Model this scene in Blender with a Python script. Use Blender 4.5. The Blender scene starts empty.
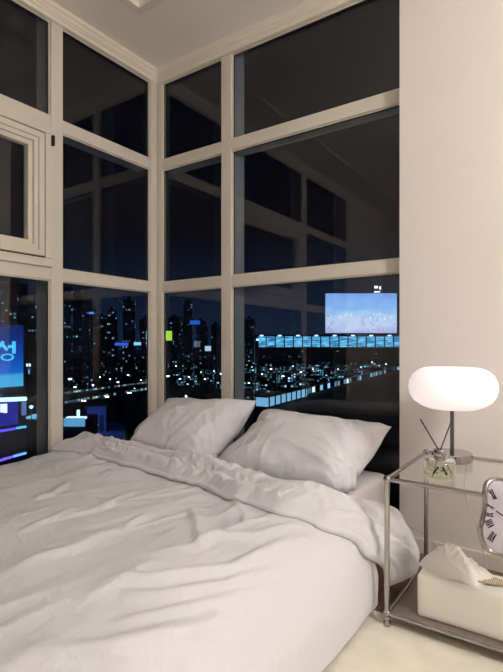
import bpy, bmesh, math, random
from mathutils import Vector, Matrix, noise
sc = bpy.context.scene
COL = sc.collection
PI = math.pi
# ------------------------------------------------------------------ helpers
def lin(c):
    return tuple((v/255/12.92 if v/255 <= .04045 else ((v/255+.055)/1.055)**2.4) for v in c) + (1,)

class MB:
    """collects shapes, then links them as ONE mesh object"""
    def __init__(self): self.bm = bmesh.new()
    def box(self, x0, x1, y0, y1, z0, z1, bevel=0, seg=2, M=None):
        r = bmesh.ops.create_cube(self.bm, size=1)
        vs = r['verts']
        for v in vs:
            v.co = Vector(((x0+x1)/2+v.co.x*(x1-x0), (y0+y1)/2+v.co.y*(y1-y0), (z0+z1)/2+v.co.z*(z1-z0)))
            if M: v.co = M @ v.co
        if bevel:
            es = set(e for v in vs for e in v.link_edges)
            bmesh.ops.bevel(self.bm, geom=list(es), offset=bevel, segments=seg, affect='EDGES', profile=.5)
        return self
    def lathe(self, prof, c=(0, 0, 0), n=40, M=None, close=False):
        rings = []
        for r, z in prof:
            ring = []
            for k in range(n):
                a = 2*PI*k/n
                p = Vector((c[0]+r*math.cos(a), c[1]+r*math.sin(a), c[2]+z))
                ring.append(self.bm.verts.new(M @ p if M else p))
            rings.append(ring)
        for a, b in zip(rings, rings[1:]):
            for k in range(n):
                self.bm.faces.new((a[k], a[(k+1) % n], b[(k+1) % n], b[k]))
        if close:
            self.bm.faces.new(rings[0][::-1]); self.bm.faces.new(rings[-1])
        return self
    def tube(self, pts, r, n=10, cap=True, rad=None):
        pts = [Vector(p) for p in pts]
        rings = []
        up = None
        for i, p in enumerate(pts):
            t = (pts[min(i+1, len(pts)-1)]-pts[max(i-1, 0)]).normalized()
            if up is None:
                up = Vector((0, 0, 1)) if abs(t.z) < .9 else Vector((1, 0, 0))
            s = t.cross(up).normalized(); up = s.cross(t).normalized()
            rr = rad[i] if rad else r
            rings.append([self.bm.verts.new(p+s*(rr*math.cos(2*PI*k/n))+up*(rr*math.sin(2*PI*k/n))) for k in range(n)])
        for a, b in zip(rings, rings[1:]):
            for k in range(n):
                self.bm.faces.new((a[k], a[(k+1) % n], b[(k+1) % n], b[k]))
        if cap:
            self.bm.faces.new(rings[0][::-1]); self.bm.faces.new(rings[-1])
        return self
    def ball(self, c, r, seg=16):
        g = bmesh.ops.create_uvsphere(self.bm, u_segments=seg, v_segments=seg//2+2, radius=r)
        for v in g['verts']: v.co += Vector(c)
        return self
    def prism(self, poly, fn0, fn1):
        """poly of 2-d points, extruded between two maps to 3-d"""
        a = [self.bm.verts.new(fn0(p)) for p in poly]; b = [self.bm.verts.new(fn1(p)) for p in poly]
        n = len(poly)
        for k in range(n): self.bm.faces.new((a[k], a[(k+1) % n], b[(k+1) % n], b[k]))
        self.bm.faces.new(a[::-1]); self.bm.faces.new(b)
        return self
    def quad(self, *p):
        self.bm.faces.new([self.bm.verts.new(Vector(q)) for q in p]); return self
    def grid(self, rows):
        vv = [[self.bm.verts.new(p) for p in r] for r in rows]
        for a, b in zip(vv, vv[1:]):
            for k in range(len(a)-1): self.bm.faces.new((a[k], a[k+1], b[k+1], b[k]))
        return self
    def build(self, name, mat, parent=None, smooth=False, loc=None):
        bmesh.ops.recalc_face_normals(self.bm, faces=self.bm.faces[:])
        me = bpy.data.meshes.new(name)
        if loc is not None:
            for v in self.bm.verts: v.co -= Vector(loc)
        self.bm.to_mesh(me); self.bm.free()
        if mat: me.materials.append(mat)
        if smooth:
            for p in me.polygons: p.use_smooth = True
            if smooth == 'auto':
                me.set_sharp_from_angle(angle=math.radians(40))
        o = bpy.data.objects.new(name, me); COL.objects.link(o)
        if loc is not None: o.location = loc
        if parent:
            o.parent = parent
            if loc is None: o.matrix_parent_inverse = Matrix.Translation(parent.location).inverted() if parent.parent is None else parent.matrix_parent_inverse.copy()
        return o

def tag(o, label=None, cat=None, group=None, kind=None):
    if label: o['label'] = label
    if cat: o['category'] = cat
    if group: o['group'] = group
    if kind: o['kind'] = kind
    return o
def thing(name, loc, label=None, cat=None, group=None, kind=None):
    o = bpy.data.objects.new(name, None); COL.objects.link(o)
    o.location = loc; o.empty_display_size = .05
    return tag(o, label, cat, group, kind)
def sub(b, name, mat, parent, smooth=False):
    """part or sub-part: mesh given in world coordinates, root empties never rotate"""
    o = b.build(name, mat, None, smooth)
    root = parent
    while root.parent: root = root.parent
    o.parent = parent
    if parent is root: o.matrix_parent_inverse = Matrix.Translation(root.location).inverted()
    return o
def struct(o, cat=None): o['kind'] = 'structure'; return o

# ------------------------------------------------------------------ camera frame (position and aim of the photographer)
CAM = Vector((2.139, -2.096, .86)); FW = Vector((-.5664, .8241, 0)); RT = Vector((.8241, .5664, 0)); FPX = 482.0; HZ = 344.0
def at(px, py, d):
    return CAM + FW*d + RT*((px-251.5)/FPX*d) + Vector((0, 0, (HZ-py)/FPX*d))
def on_z(px, py, z):
    return at(px, py, (CAM.z-z)*FPX/(py-HZ))
def on_x(px, py, x):
    return at(px, py, (x-CAM.x)/(FW.x+RT.x*(px-251.5)/FPX))

# ------------------------------------------------------------------ materials
def mat(name):
    m = bpy.data.materials.new(name); m.use_nodes = True
    nt = m.node_tree
    return m, nt, nt.nodes, nt.links, nt.nodes['Principled BSDF']
def simple(name, rgb, rough=.5, metal=0, bump=0, bscale=200, var=0, vscale=5, spec=.5, coat=0):
    m, nt, N, L, P = mat(name)
    c = lin(rgb)
    P.inputs['Base Color'].default_value = c
    P.inputs['Roughness'].default_value = rough; P.inputs['Metallic'].default_value = metal
    P.inputs['Specular IOR Level'].default_value = spec
    P.inputs['Coat Weight'].default_value = coat
    tc = N.new('ShaderNodeTexCoord')
    if var:
        n = N.new('ShaderNodeTexNoise'); n.inputs['Scale'].default_value = vscale; n.inputs['Detail'].default_value = 5
        r = N.new('ShaderNodeValToRGB')
        r.color_ramp.elements[0].position = .3; r.color_ramp.elements[1].position = .7
        r.color_ramp.elements[0].color = tuple(v*(1-var) for v in c[:3])+(1,); r.color_ramp.elements[1].color = tuple(min(1, v*(1+var)) for v in c[:3])+(1,)
        L.new(tc.outputs['Object'], n.inputs['Vector']); L.new(n.outputs['Fac'], r.inputs['Fac']); L.new(r.outputs['Color'], P.inputs['Base Color'])
    if bump:
        n = N.new('ShaderNodeTexNoise'); n.inputs['Scale'].default_value = bscale; n.inputs['Detail'].default_value = 4
        b = N.new('ShaderNodeBump'); b.inputs['Strength'].default_value = bump; b.inputs['Distance'].default_value = .002
        L.new(tc.outputs['Object'], n.inputs['Vector']); L.new(n.outputs['Fac'], b.inputs['Height']); L.new(b.outputs['Normal'], P.inputs['Normal'])
    return m
def emit(name, rgb, s, base=(20, 20, 24), sample=True):
    m, nt, N, L, P = mat(name)
    P.inputs['Base Color'].default_value = lin(base)
    P.inputs['Emission Color'].default_value = lin(rgb); P.inputs['Emission Strength'].default_value = s
    if not sample: m.cycles.emission_sampling = 'NONE'
    return m
def math_node(N, L, op, a, b=None):
    n = N.new('ShaderNodeMath'); n.operation = op
    for i, v in enumerate((a, b)):
        if v is None: continue
        if isinstance(v, (int, float)): n.inputs[i].default_value = v
        else: L.new(v, n.inputs[i])
    return n.outputs[0]
def lit_windows(name, wall, cell, frac, strength, tints, fillw=.55, fillh=.5, seed=0.0, flat=False):
    """facade whose windows are lit at random: warm, white and bluish lit rooms"""
    m, nt, N, L, P = mat(name)
    P.inputs['Base Color'].default_value = lin(wall); P.inputs['Roughness'].default_value = .8
    tc = N.new('ShaderNodeTexCoord'); sp = N.new('ShaderNodeSeparateXYZ'); L.new(tc.outputs['Object'], sp.inputs[0])
    h = math_node(N, L, 'ADD', sp.outputs['X'], sp.outputs['Y'])
    u = math_node(N, L, 'DIVIDE', math_node(N, L, 'ADD', h, 1000.3), cell[0]); v = math_node(N, L, 'DIVIDE', math_node(N, L, 'ADD', sp.outputs['Z'], 500.1), cell[1])
    fu, fv = math_node(N, L, 'FLOOR', u), math_node(N, L, 'FLOOR', v)
    cu, cv = math_node(N, L, 'FRACT', u), math_node(N, L, 'FRACT', v)
    oi = N.new('ShaderNodeObjectInfo')
    cb = N.new('ShaderNodeCombineXYZ'); L.new(fu, cb.inputs[0]); L.new(fv, cb.inputs[1])
    L.new(math_node(N, L, 'ADD', math_node(N, L, 'MULTIPLY', oi.outputs['Random'], 97.0), seed), cb.inputs[2])
    wn = N.new('ShaderNodeTexWhiteNoise'); wn.noise_dimensions = '3D'; L.new(cb.outputs[0], wn.inputs['Vector'])
    lit = math_node(N, L, 'LESS_THAN', wn.outputs['Value'], frac)
    mu = math_node(N, L, 'LESS_THAN', math_node(N, L, 'ABSOLUTE', math_node(N, L, 'SUBTRACT', cu, .5)), fillw/2)
    mv = math_node(N, L, 'LESS_THAN', math_node(N, L, 'ABSOLUTE', math_node(N, L, 'SUBTRACT', cv, .5)), fillh/2)
    ge = N.new('ShaderNodeNewGeometry'); sn = N.new('ShaderNodeSeparateXYZ'); L.new(ge.outputs['True Normal'], sn.inputs[0])
    wallface = math_node(N, L, 'LESS_THAN', math_node(N, L, 'ABSOLUTE', sn.outputs['Z']), .5)
    k = math_node(N, L, 'MULTIPLY', math_node(N, L, 'MULTIPLY', lit, wallface), math_node(N, L, 'MULTIPLY', mu, mv))
    sc_ = N.new('ShaderNodeSeparateColor'); L.new(wn.outputs['Color'], sc_.inputs[0])
    var = math_node(N, L, 'POWER', sc_.outputs['Green'], 2.2)
    k = math_node(N, L, 'MULTIPLY', k, math_node(N, L, 'MULTIPLY', math_node(N, L, 'ADD', var, .12), strength))
    r = N.new('ShaderNodeValToRGB'); r.color_ramp.interpolation = 'CONSTANT'
    r.color_ramp.elements[0].position = 0; r.color_ramp.elements[0].color = lin(tints[0])
    r.color_ramp.elements[1].position = 1/len(tints); r.color_ramp.elements[1].color = lin(tints[1])
    for i in range(2, len(tints)):
        e = r.color_ramp.elements.new(i/len(tints)); e.color = lin(tints[i])
    L.new(sc_.outputs['Blue'], r.inputs['Fac'])
    L.new(r.outputs['Color'], P.inputs['Emission Color']); L.new(k, P.inputs['Emission Strength'])
    m.cycles.emission_sampling = 'NONE'
    return m

M = {}
M['wall'] = simple('wall_paint', (233, 226, 221), .85, bump=.05, bscale=300)
M['ceil'] = simple('ceiling_paint', (248, 242, 233), .9, bump=.04, bscale=250)
M['cornice'] = simple('cornice_paint', (238, 229, 214), .6)
M['frame'] = simple('window_frame_film', (222, 215, 202), .5, bump=.05, bscale=120)
M['frame_out'] = simple('aluminium_outside', (168, 174, 176), .45, .3)
M['gasket'] = simple('black_gasket', (22, 22, 24), .6)
def linen_mat():
    m, nt, N, L, P = mat('white_cotton')
    P.inputs['Base Color'].default_value = lin((228, 229, 235)); P.inputs['Roughness'].default_value = .92; P.inputs['Specular IOR Level'].default_value = .2
    P.inputs['Sheen Weight'].default_value = .12
    tc = N.new('ShaderNodeTexCoord')
    w = N.new('ShaderNodeTexNoise'); w.inputs['Scale'].default_value = 9; w.inputs['Detail'].default_value = 3; w.inputs['Distortion'].default_value = 1.2
    f = N.new('ShaderNodeTexNoise'); f.inputs['Scale'].default_value = 900; f.inputs['Detail'].default_value = 2
    c = N.new('ShaderNodeTexNoise'); c.inputs['Scale'].default_value = 34; c.inputs['Detail'].default_value = 4; c.inputs['Distortion'].default_value = .8
    for q in (w, f, c): L.new(tc.outputs['Object'], q.inputs['Vector'])
    # creases: thin valleys where the noise crosses its middle
    k = math_node(N, L, 'POWER', math_node(N, L, 'SUBTRACT', 1.0, math_node(N, L, 'ABSOLUTE', math_node(N, L, 'MULTIPLY', math_node(N, L, 'SUBTRACT', w.outputs['Fac'], .5), 3.0))), 3.0)
    h = math_node(N, L, 'ADD', math_node(N, L, 'MULTIPLY', k, .55), math_node(N, L, 'MULTIPLY', c.outputs['Fac'], .55))
    b1 = N.new('ShaderNodeBump'); b1.inputs['Strength'].default_value = .30; b1.inputs['Distance'].default_value = .008; L.new(h, b1.inputs['Height'])
    b2 = N.new('ShaderNodeBump'); b2.inputs['Strength'].default_value = .12; b2.inputs['Distance'].default_value = .002; L.new(f.outputs['Fac'], b2.inputs['Height']); L.new(b1.outputs['Normal'], b2.inputs['Normal'])
    L.new(b2.outputs['Normal'], P.inputs['Normal'])
    return m
M['linen'] = linen_mat()
M['sheet'] = simple('white_sheet', (232, 229, 230), .95, bump=.1, bscale=700, spec=.2)
M['chrome'] = simple('chrome', (172, 169, 166), .12, 1)
M['darkchrome'] = simple('dark_chrome', (120, 120, 124), .2, 1)
M['bedwood'] = simple('bed_wood', (120, 84, 58), .5, var=.25, vscale=9)
M['cable'] = simple('grey_cable', (196, 190, 184), .5)
M['reed'] = simple('black_reed', (38, 34, 34), .7)
M['black'] = simple('black_print', (24, 22, 24), .6)
M['tissue'] = simple('tissue_paper', (240, 236, 230), .95, bump=.1, bscale=400, spec=.1)
M['tissuebox'] = simple('tissue_cover_leather', (240, 236, 228), .6, bump=.12, bscale=260, spec=.3)
M['face'] = simple('clock_face', (214, 208, 222), .35)
M['asphalt'] = simple('dark_asphalt', (34, 38, 46), .9, var=.3, vscale=.05)
M['concrete'] = simple('dark_concrete', (62, 66, 76), .85, var=.15, vscale=.3)
M['roof'] = simple('dark_roof_felt', (44, 44, 46), .9, var=.2, vscale=.2)
M['steel'] = simple('dark_steel', (58, 62, 70), .5, .4)
M['bluewall'] = simple('blue_tinted_concrete', (70, 92, 150), .8, var=.12, vscale=.4)  # blue light on the stair block also put into its wall colour
M['tyre'] = simple('tyre_rubber', (18, 18, 18), .9)
M['car'] = simple('car_paint', (90, 96, 108), .3, .3)

# window glass: clear with a mirror share that grows to grazing
def glass(name, tint, base, edge, power=5.0, cloudy=0):
    m, nt, N, L, P = mat(name)
    N.remove(P)
    t = N.new('ShaderNodeBsdfTransparent'); t.inputs[0].default_value = tint+(1,)
    g = N.new('ShaderNodeBsdfGlossy'); g.inputs['Roughness'].default_value = 0; g.inputs[0].default_value = (1, 1, 1, 1)
    lw = N.new('ShaderNodeLayerWeight'); lw.inputs['Blend'].default_value = .5
    f = math_node(N, L, 'ADD', math_node(N, L, 'MULTIPLY', math_node(N, L, 'POWER', lw.outputs['Facing'], power), edge), base)
    mx = N.new('ShaderNodeMixShader'); L.new(f, mx.inputs[0]); L.new(t.outputs[0], mx.inputs[1]); L.new(g.outputs[0], mx.inputs[2])
    out = mx.outputs[0]
    if cloudy:
        df = N.new('ShaderNodeBsdfTranslucent'); df.inputs[0].default_value = (.9, .93, .88, 1)
        m2 = N.new('ShaderNodeMixShader'); m2.inputs[0].default_value = cloudy; L.new(out, m2.inputs[1]); L.new(df.outputs[0], m2.inputs[2]); out = m2.outputs[0]
    L.new(out, N['Material Output'].inputs[0])
    return m
M['glass'] = glass('window_glass', (.93, .96, .98), .037, .6)
M['tableglass'] = glass('table_glass', (.95, .975, .96), .10, .6)
M['bottleglass'] = glass('bottle_glass', (.965, .98, .955), .10, .9, 2.5, .07)
# grey lower shelf
M['shelf'] = simple('grey_shelf_metal', (150, 138, 126), .28, .55)

def floor_mat():
    m, nt, N, L, P = mat('brown_wood_floor')
    tc = N.new('ShaderNodeTexCoord'); mp = N.new('ShaderNodeMapping'); mp.inputs['Rotation'].default_value = (0, 0, PI/2)
    b = N.new('ShaderNodeTexBrick'); b.inputs['Scale'].default_value = 1; b.inputs['Brick Width'].default_value = 1.1; b.inputs['Row Height'].default_value = .12
    b.inputs['Mortar Size'].default_value = .0015; b.inputs['Color1'].default_value = lin((150, 112, 82)); b.inputs['Color2'].default_value = lin((134, 98, 70)); b.inputs['Mortar'].default_value = lin((70, 48, 34))
    n = N.new('ShaderNodeTexNoise'); n.inputs['Scale'].default_value = 6; n.inputs['Detail'].default_value = 8
    m2 = N.new('ShaderNodeMapping'); m2.inputs['Scale'].default_value = (14, 1, 1)
    mix = N.new('ShaderNodeMixRGB'); mix.blend_type = 'MULTIPLY'; mix.inputs[0].default_value = .35
    L.new(tc.outputs['Object'], mp.inputs[0]); L.new(mp.outputs[0], b.inputs['Vector']); L.new(tc.outputs['Object'], m2.inputs[0]); L.new(m2.outputs[0], n.inputs['Vector'])
    L.new(b.outputs['Color'], mix.inputs[1]); L.new(n.outputs['Fac'], mix.inputs[2]); L.new(mix.outputs[0], P.inputs['Base Color'])
    P.inputs['Roughness'].default_value = .4
    return m
M['floor'] = floor_mat()
M['rug'] = simple('cream_rug_pile', (241, 235, 218), 1, bump=.9, bscale=160, var=.05, vscale=14, spec=.1)

# ------------------------------------------------------------------ room shell
CEIL = 2.512
struct(MB().box(-.2, 3.7, -4.1, .2, -.08, 0).build('floor', M['floor']))
c = MB()   # ceiling with a shallow tray: rim of four slabs and the raised middle
TX0, TX1, TY0, TY1 = .335, 3.2, -3.6, -.45
c.box(-.03, 3.7, TY1, .03, CEIL, CEIL+.03).box(-.03, 3.7, -4.1, TY0, CEIL, CEIL+.03).box(-.03, TX0, TY0, TY1, CEIL, CEIL+.03).box(TX1, 3.7, TY0, TY1, CEIL, CEIL+.03)
c.box(TX0-.02, TX1+.02, TY0-.02, TY1+.02, CEIL+.0305, CEIL+.07)
struct(c.build('ceiling', M['ceil']))
t = MB()
for x0, x1, y0, y1 in ((TX0-.03, TX0+.012, TY0-.03, TY1+.03), (TX1-.012, TX1+.03, TY0-.03, TY1+.03), (TX0+.012, TX1-.012, TY1-.012, TY1+.03), (TX0+.012, TX1-.012, TY0-.03, TY0+.012)):
    t.box(x0, x1, y0, y1, CEIL-.005, CEIL+.002, .002)
struct(t.build('trim_2', M['cornice']))
struct(MB().box(1.50, 3.7, -.06, .20, 0, CEIL+.03).build('wall_back', M['wall']))
struct(MB().box(3.6, 3.75, -4.1, -.06, 0, CEIL+.03).build('wall_right', M['wall']))
struct(MB().box(-.2, 3.6, -4.25, -4.1, 0, CEIL+.03).build('wall_front', M['wall']))
struct(MB().box(-.2, 0, -4.1, -2.90, 0, CEIL+.03).build('wall_left', M['wall']))
bb = MB()
bb.box(1.51, 3.6, -.072, -.06, 0, .06, .003)
struct(bb.build('baseboard_back', M['wall']))
# stepped cornice along both windows, mitred in the corner
prof = [(.0004, 2.440), (.010, 2.440), (.013, 2.445), (.013, 2.458), (.019, 2.462), (.019, 2.470), (.024, 2.474), (.024, 2.488), (.034, 2.495), (.036, 2.5118), (.0004, 2.5118)]
t = MB()
t.prism(prof, lambda p: Vector((p[0], -p[0], p[1])), lambda p: Vector((1.5, -p[0], p[1])))
t.prism(prof, lambda p: Vector((p[0], -p[0], p[1])), lambda p: Vector((p[0], -4.1, p[1])))
struct(t.build('trim_1', M['cornice']))

# ------------------------------------------------------------------ window walls
T2B, T2T, T1B, T1T, TOP, BOT = 1.174, 1.233, 1.914, 1.976, 2.442, .09
# right window wall lies in y=0, left one in x=0; both built from the same members
def R_(a0, a1, d0, d1, z0, z1):   # along x, depth d into the outside (+y)
    return (a0, a1, d0, d1, z0, z1)
def L_(a0, a1, d0, d1, z0, z1):   # along -y, depth outside is -x
    return (-d1, -d0, -a1, -a0, z0, z1)
def window(name, W, mulls, end, c0, open_bay=None):
    root = thing(name, (0, 0, 0), kind='structure')
    vert = [(.0, c0)] + mulls + [end]
    for i, (a0, a1) in enumerate(vert):
        p = .0 if i else 0
        m_ = MB().box(*W(a0, a1, 0, .036, 0, 2.508), bevel=.003)
        q = sub(m_, 'mullion' if 0 < i < len(vert)-1 else 'jamb', M['frame'], root)
        if i: sub(MB().box(*W(a0+.004, a1-.004, .036, .13, 0, 2.508)), 'outer_profile', M['frame_out'], q)
    rows = [(0, BOT, 'sill_rail'), (T2B, T2T, 'transom'), (T1B, T1T, 'transom'), (TOP-.002, 2.508, 'head_rail')]
    for (a, b) in zip(vert, vert[1:]):
        x0, x1 = a[1], b[0]
        for z0, z1, nm in rows:
            q = sub(MB().box(*W(x0, x1, 0.002, .036, z0, z1), bevel=.002), nm, M['frame'], root)
            if nm == 'transom': sub(MB().box(*W(x0, x1, .036, .115, z0+.004, z1-.004)), 'outer_profile', M['frame_out'], q)
        for k, (z0, z1) in enumerate(((BOT, T2B), (T2T, T1B), (T1T, TOP-.002))):
            if open_bay and abs(x0-open_bay) < .02 and k == 1:
                # fixed sub-frame and the opening sash inside it
                f = MB(); w = .040
                for bx in ((x0, x1, z1-w, z1), (x0, x1, z0, z0+w), (x0, x0+w, z0+w, z1-w), (x1-w, x1, z0+w, z1-w)):
                    f.box(*W(bx[0], bx[1], -.018, .04, bx[2], bx[3]), bevel=.003)
                sub(f, 'sash_surround', M['frame'], root)
                g = MB()
                for bx in ((x0, x1, z1-.046, z1-.0401), (x0, x1, z0+.0401, z0+.046), (x0+.0401, x0+.046, z0+.046, z1-.046), (x1-.046, x1-.0401, z0+.046, z1-.046)):
                    g.box(*W(bx[0] if bx[0] != x0 else x0+.0401, bx[1] if bx[1] != x1 else x1-.0401, -.006, .03, bx[2], bx[3]))
                gs = sub(g, 'gasket', M['gasket'], root)
                s = MB(); a0, a1, b0, b1 = x0+.047, x1-.047, z0+.047, z1-.047
                for w0, w1, d0 in ((0, .028, -.022), (.028, .048, -.012), (.048, .070, .002)):
                    for bx in ((a0+w0, a1-w0, b1-w1, b1-w0), (a0+w0, a1-w0, b0+w0, b0+w1), (a0+w0, a0+w1, b0+w1, b1-w1), (a1-w1, a1-w0, b0+w1, b1-w1)):
                        s.box(*W(bx[0], bx[1], d0, .04, bx[2], bx[3]), bevel=.002)
                ss = sub(s, 'sash', M['frame'], root)
                sub(MB().box(*W(x0+.0, x0+.012, -.034, -.018, z1-.095, z1-.045), bevel=.002), 'hinge', M['gasket'], ss)
                sub(MB().box(*W(a0+.068, a1-.068, .016, .024, b0+.068, b1-.068)), 'pane', M['glass'], root)
                continue
            pn = sub(MB().box(*W(x0+.004, x1-.004, .022, .030, z0+.004, z1-.004)), 'pane', M['glass'], root)
            bd = MB(); w = .006
            for bx in ((x0, x1, z1-w, z1), (x0, x1, z0, z0+w), (x0, x0+w, z0+w, z1-w), (x1-w, x1, z0+w, z1-w)):
                bd.box(*W(bx[0], bx[1], .010, .0215, bx[2], bx[3]), bevel=.002)
            sub(bd, 'glazing_bead', M['frame'], pn)
            gk = MB(); w = .003; e = .006
            for bx in ((x0+e, x1-e, z1-e-w, z1-e), (x0+e, x1-e, z0+e, z0+e+w), (x0+e, x0+e+w, z0+e+w, z1-e-w), (x1-e-w, x1-e, z0+e+w, z1-e-w)):
                gk.box(*W(bx[0], bx[1], .0165, .0218, bx[2], bx[3]))
            sub(gk, 'gasket', M['gasket'], pn)
    return root
window('window_1', L_, [(.645, .711), (1.80, 1.88)], (2.82, 2.90), .052, open_bay=.711)
window('window_2', R_, [(.495, .563)], (1.56, 1.64), .038)
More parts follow.
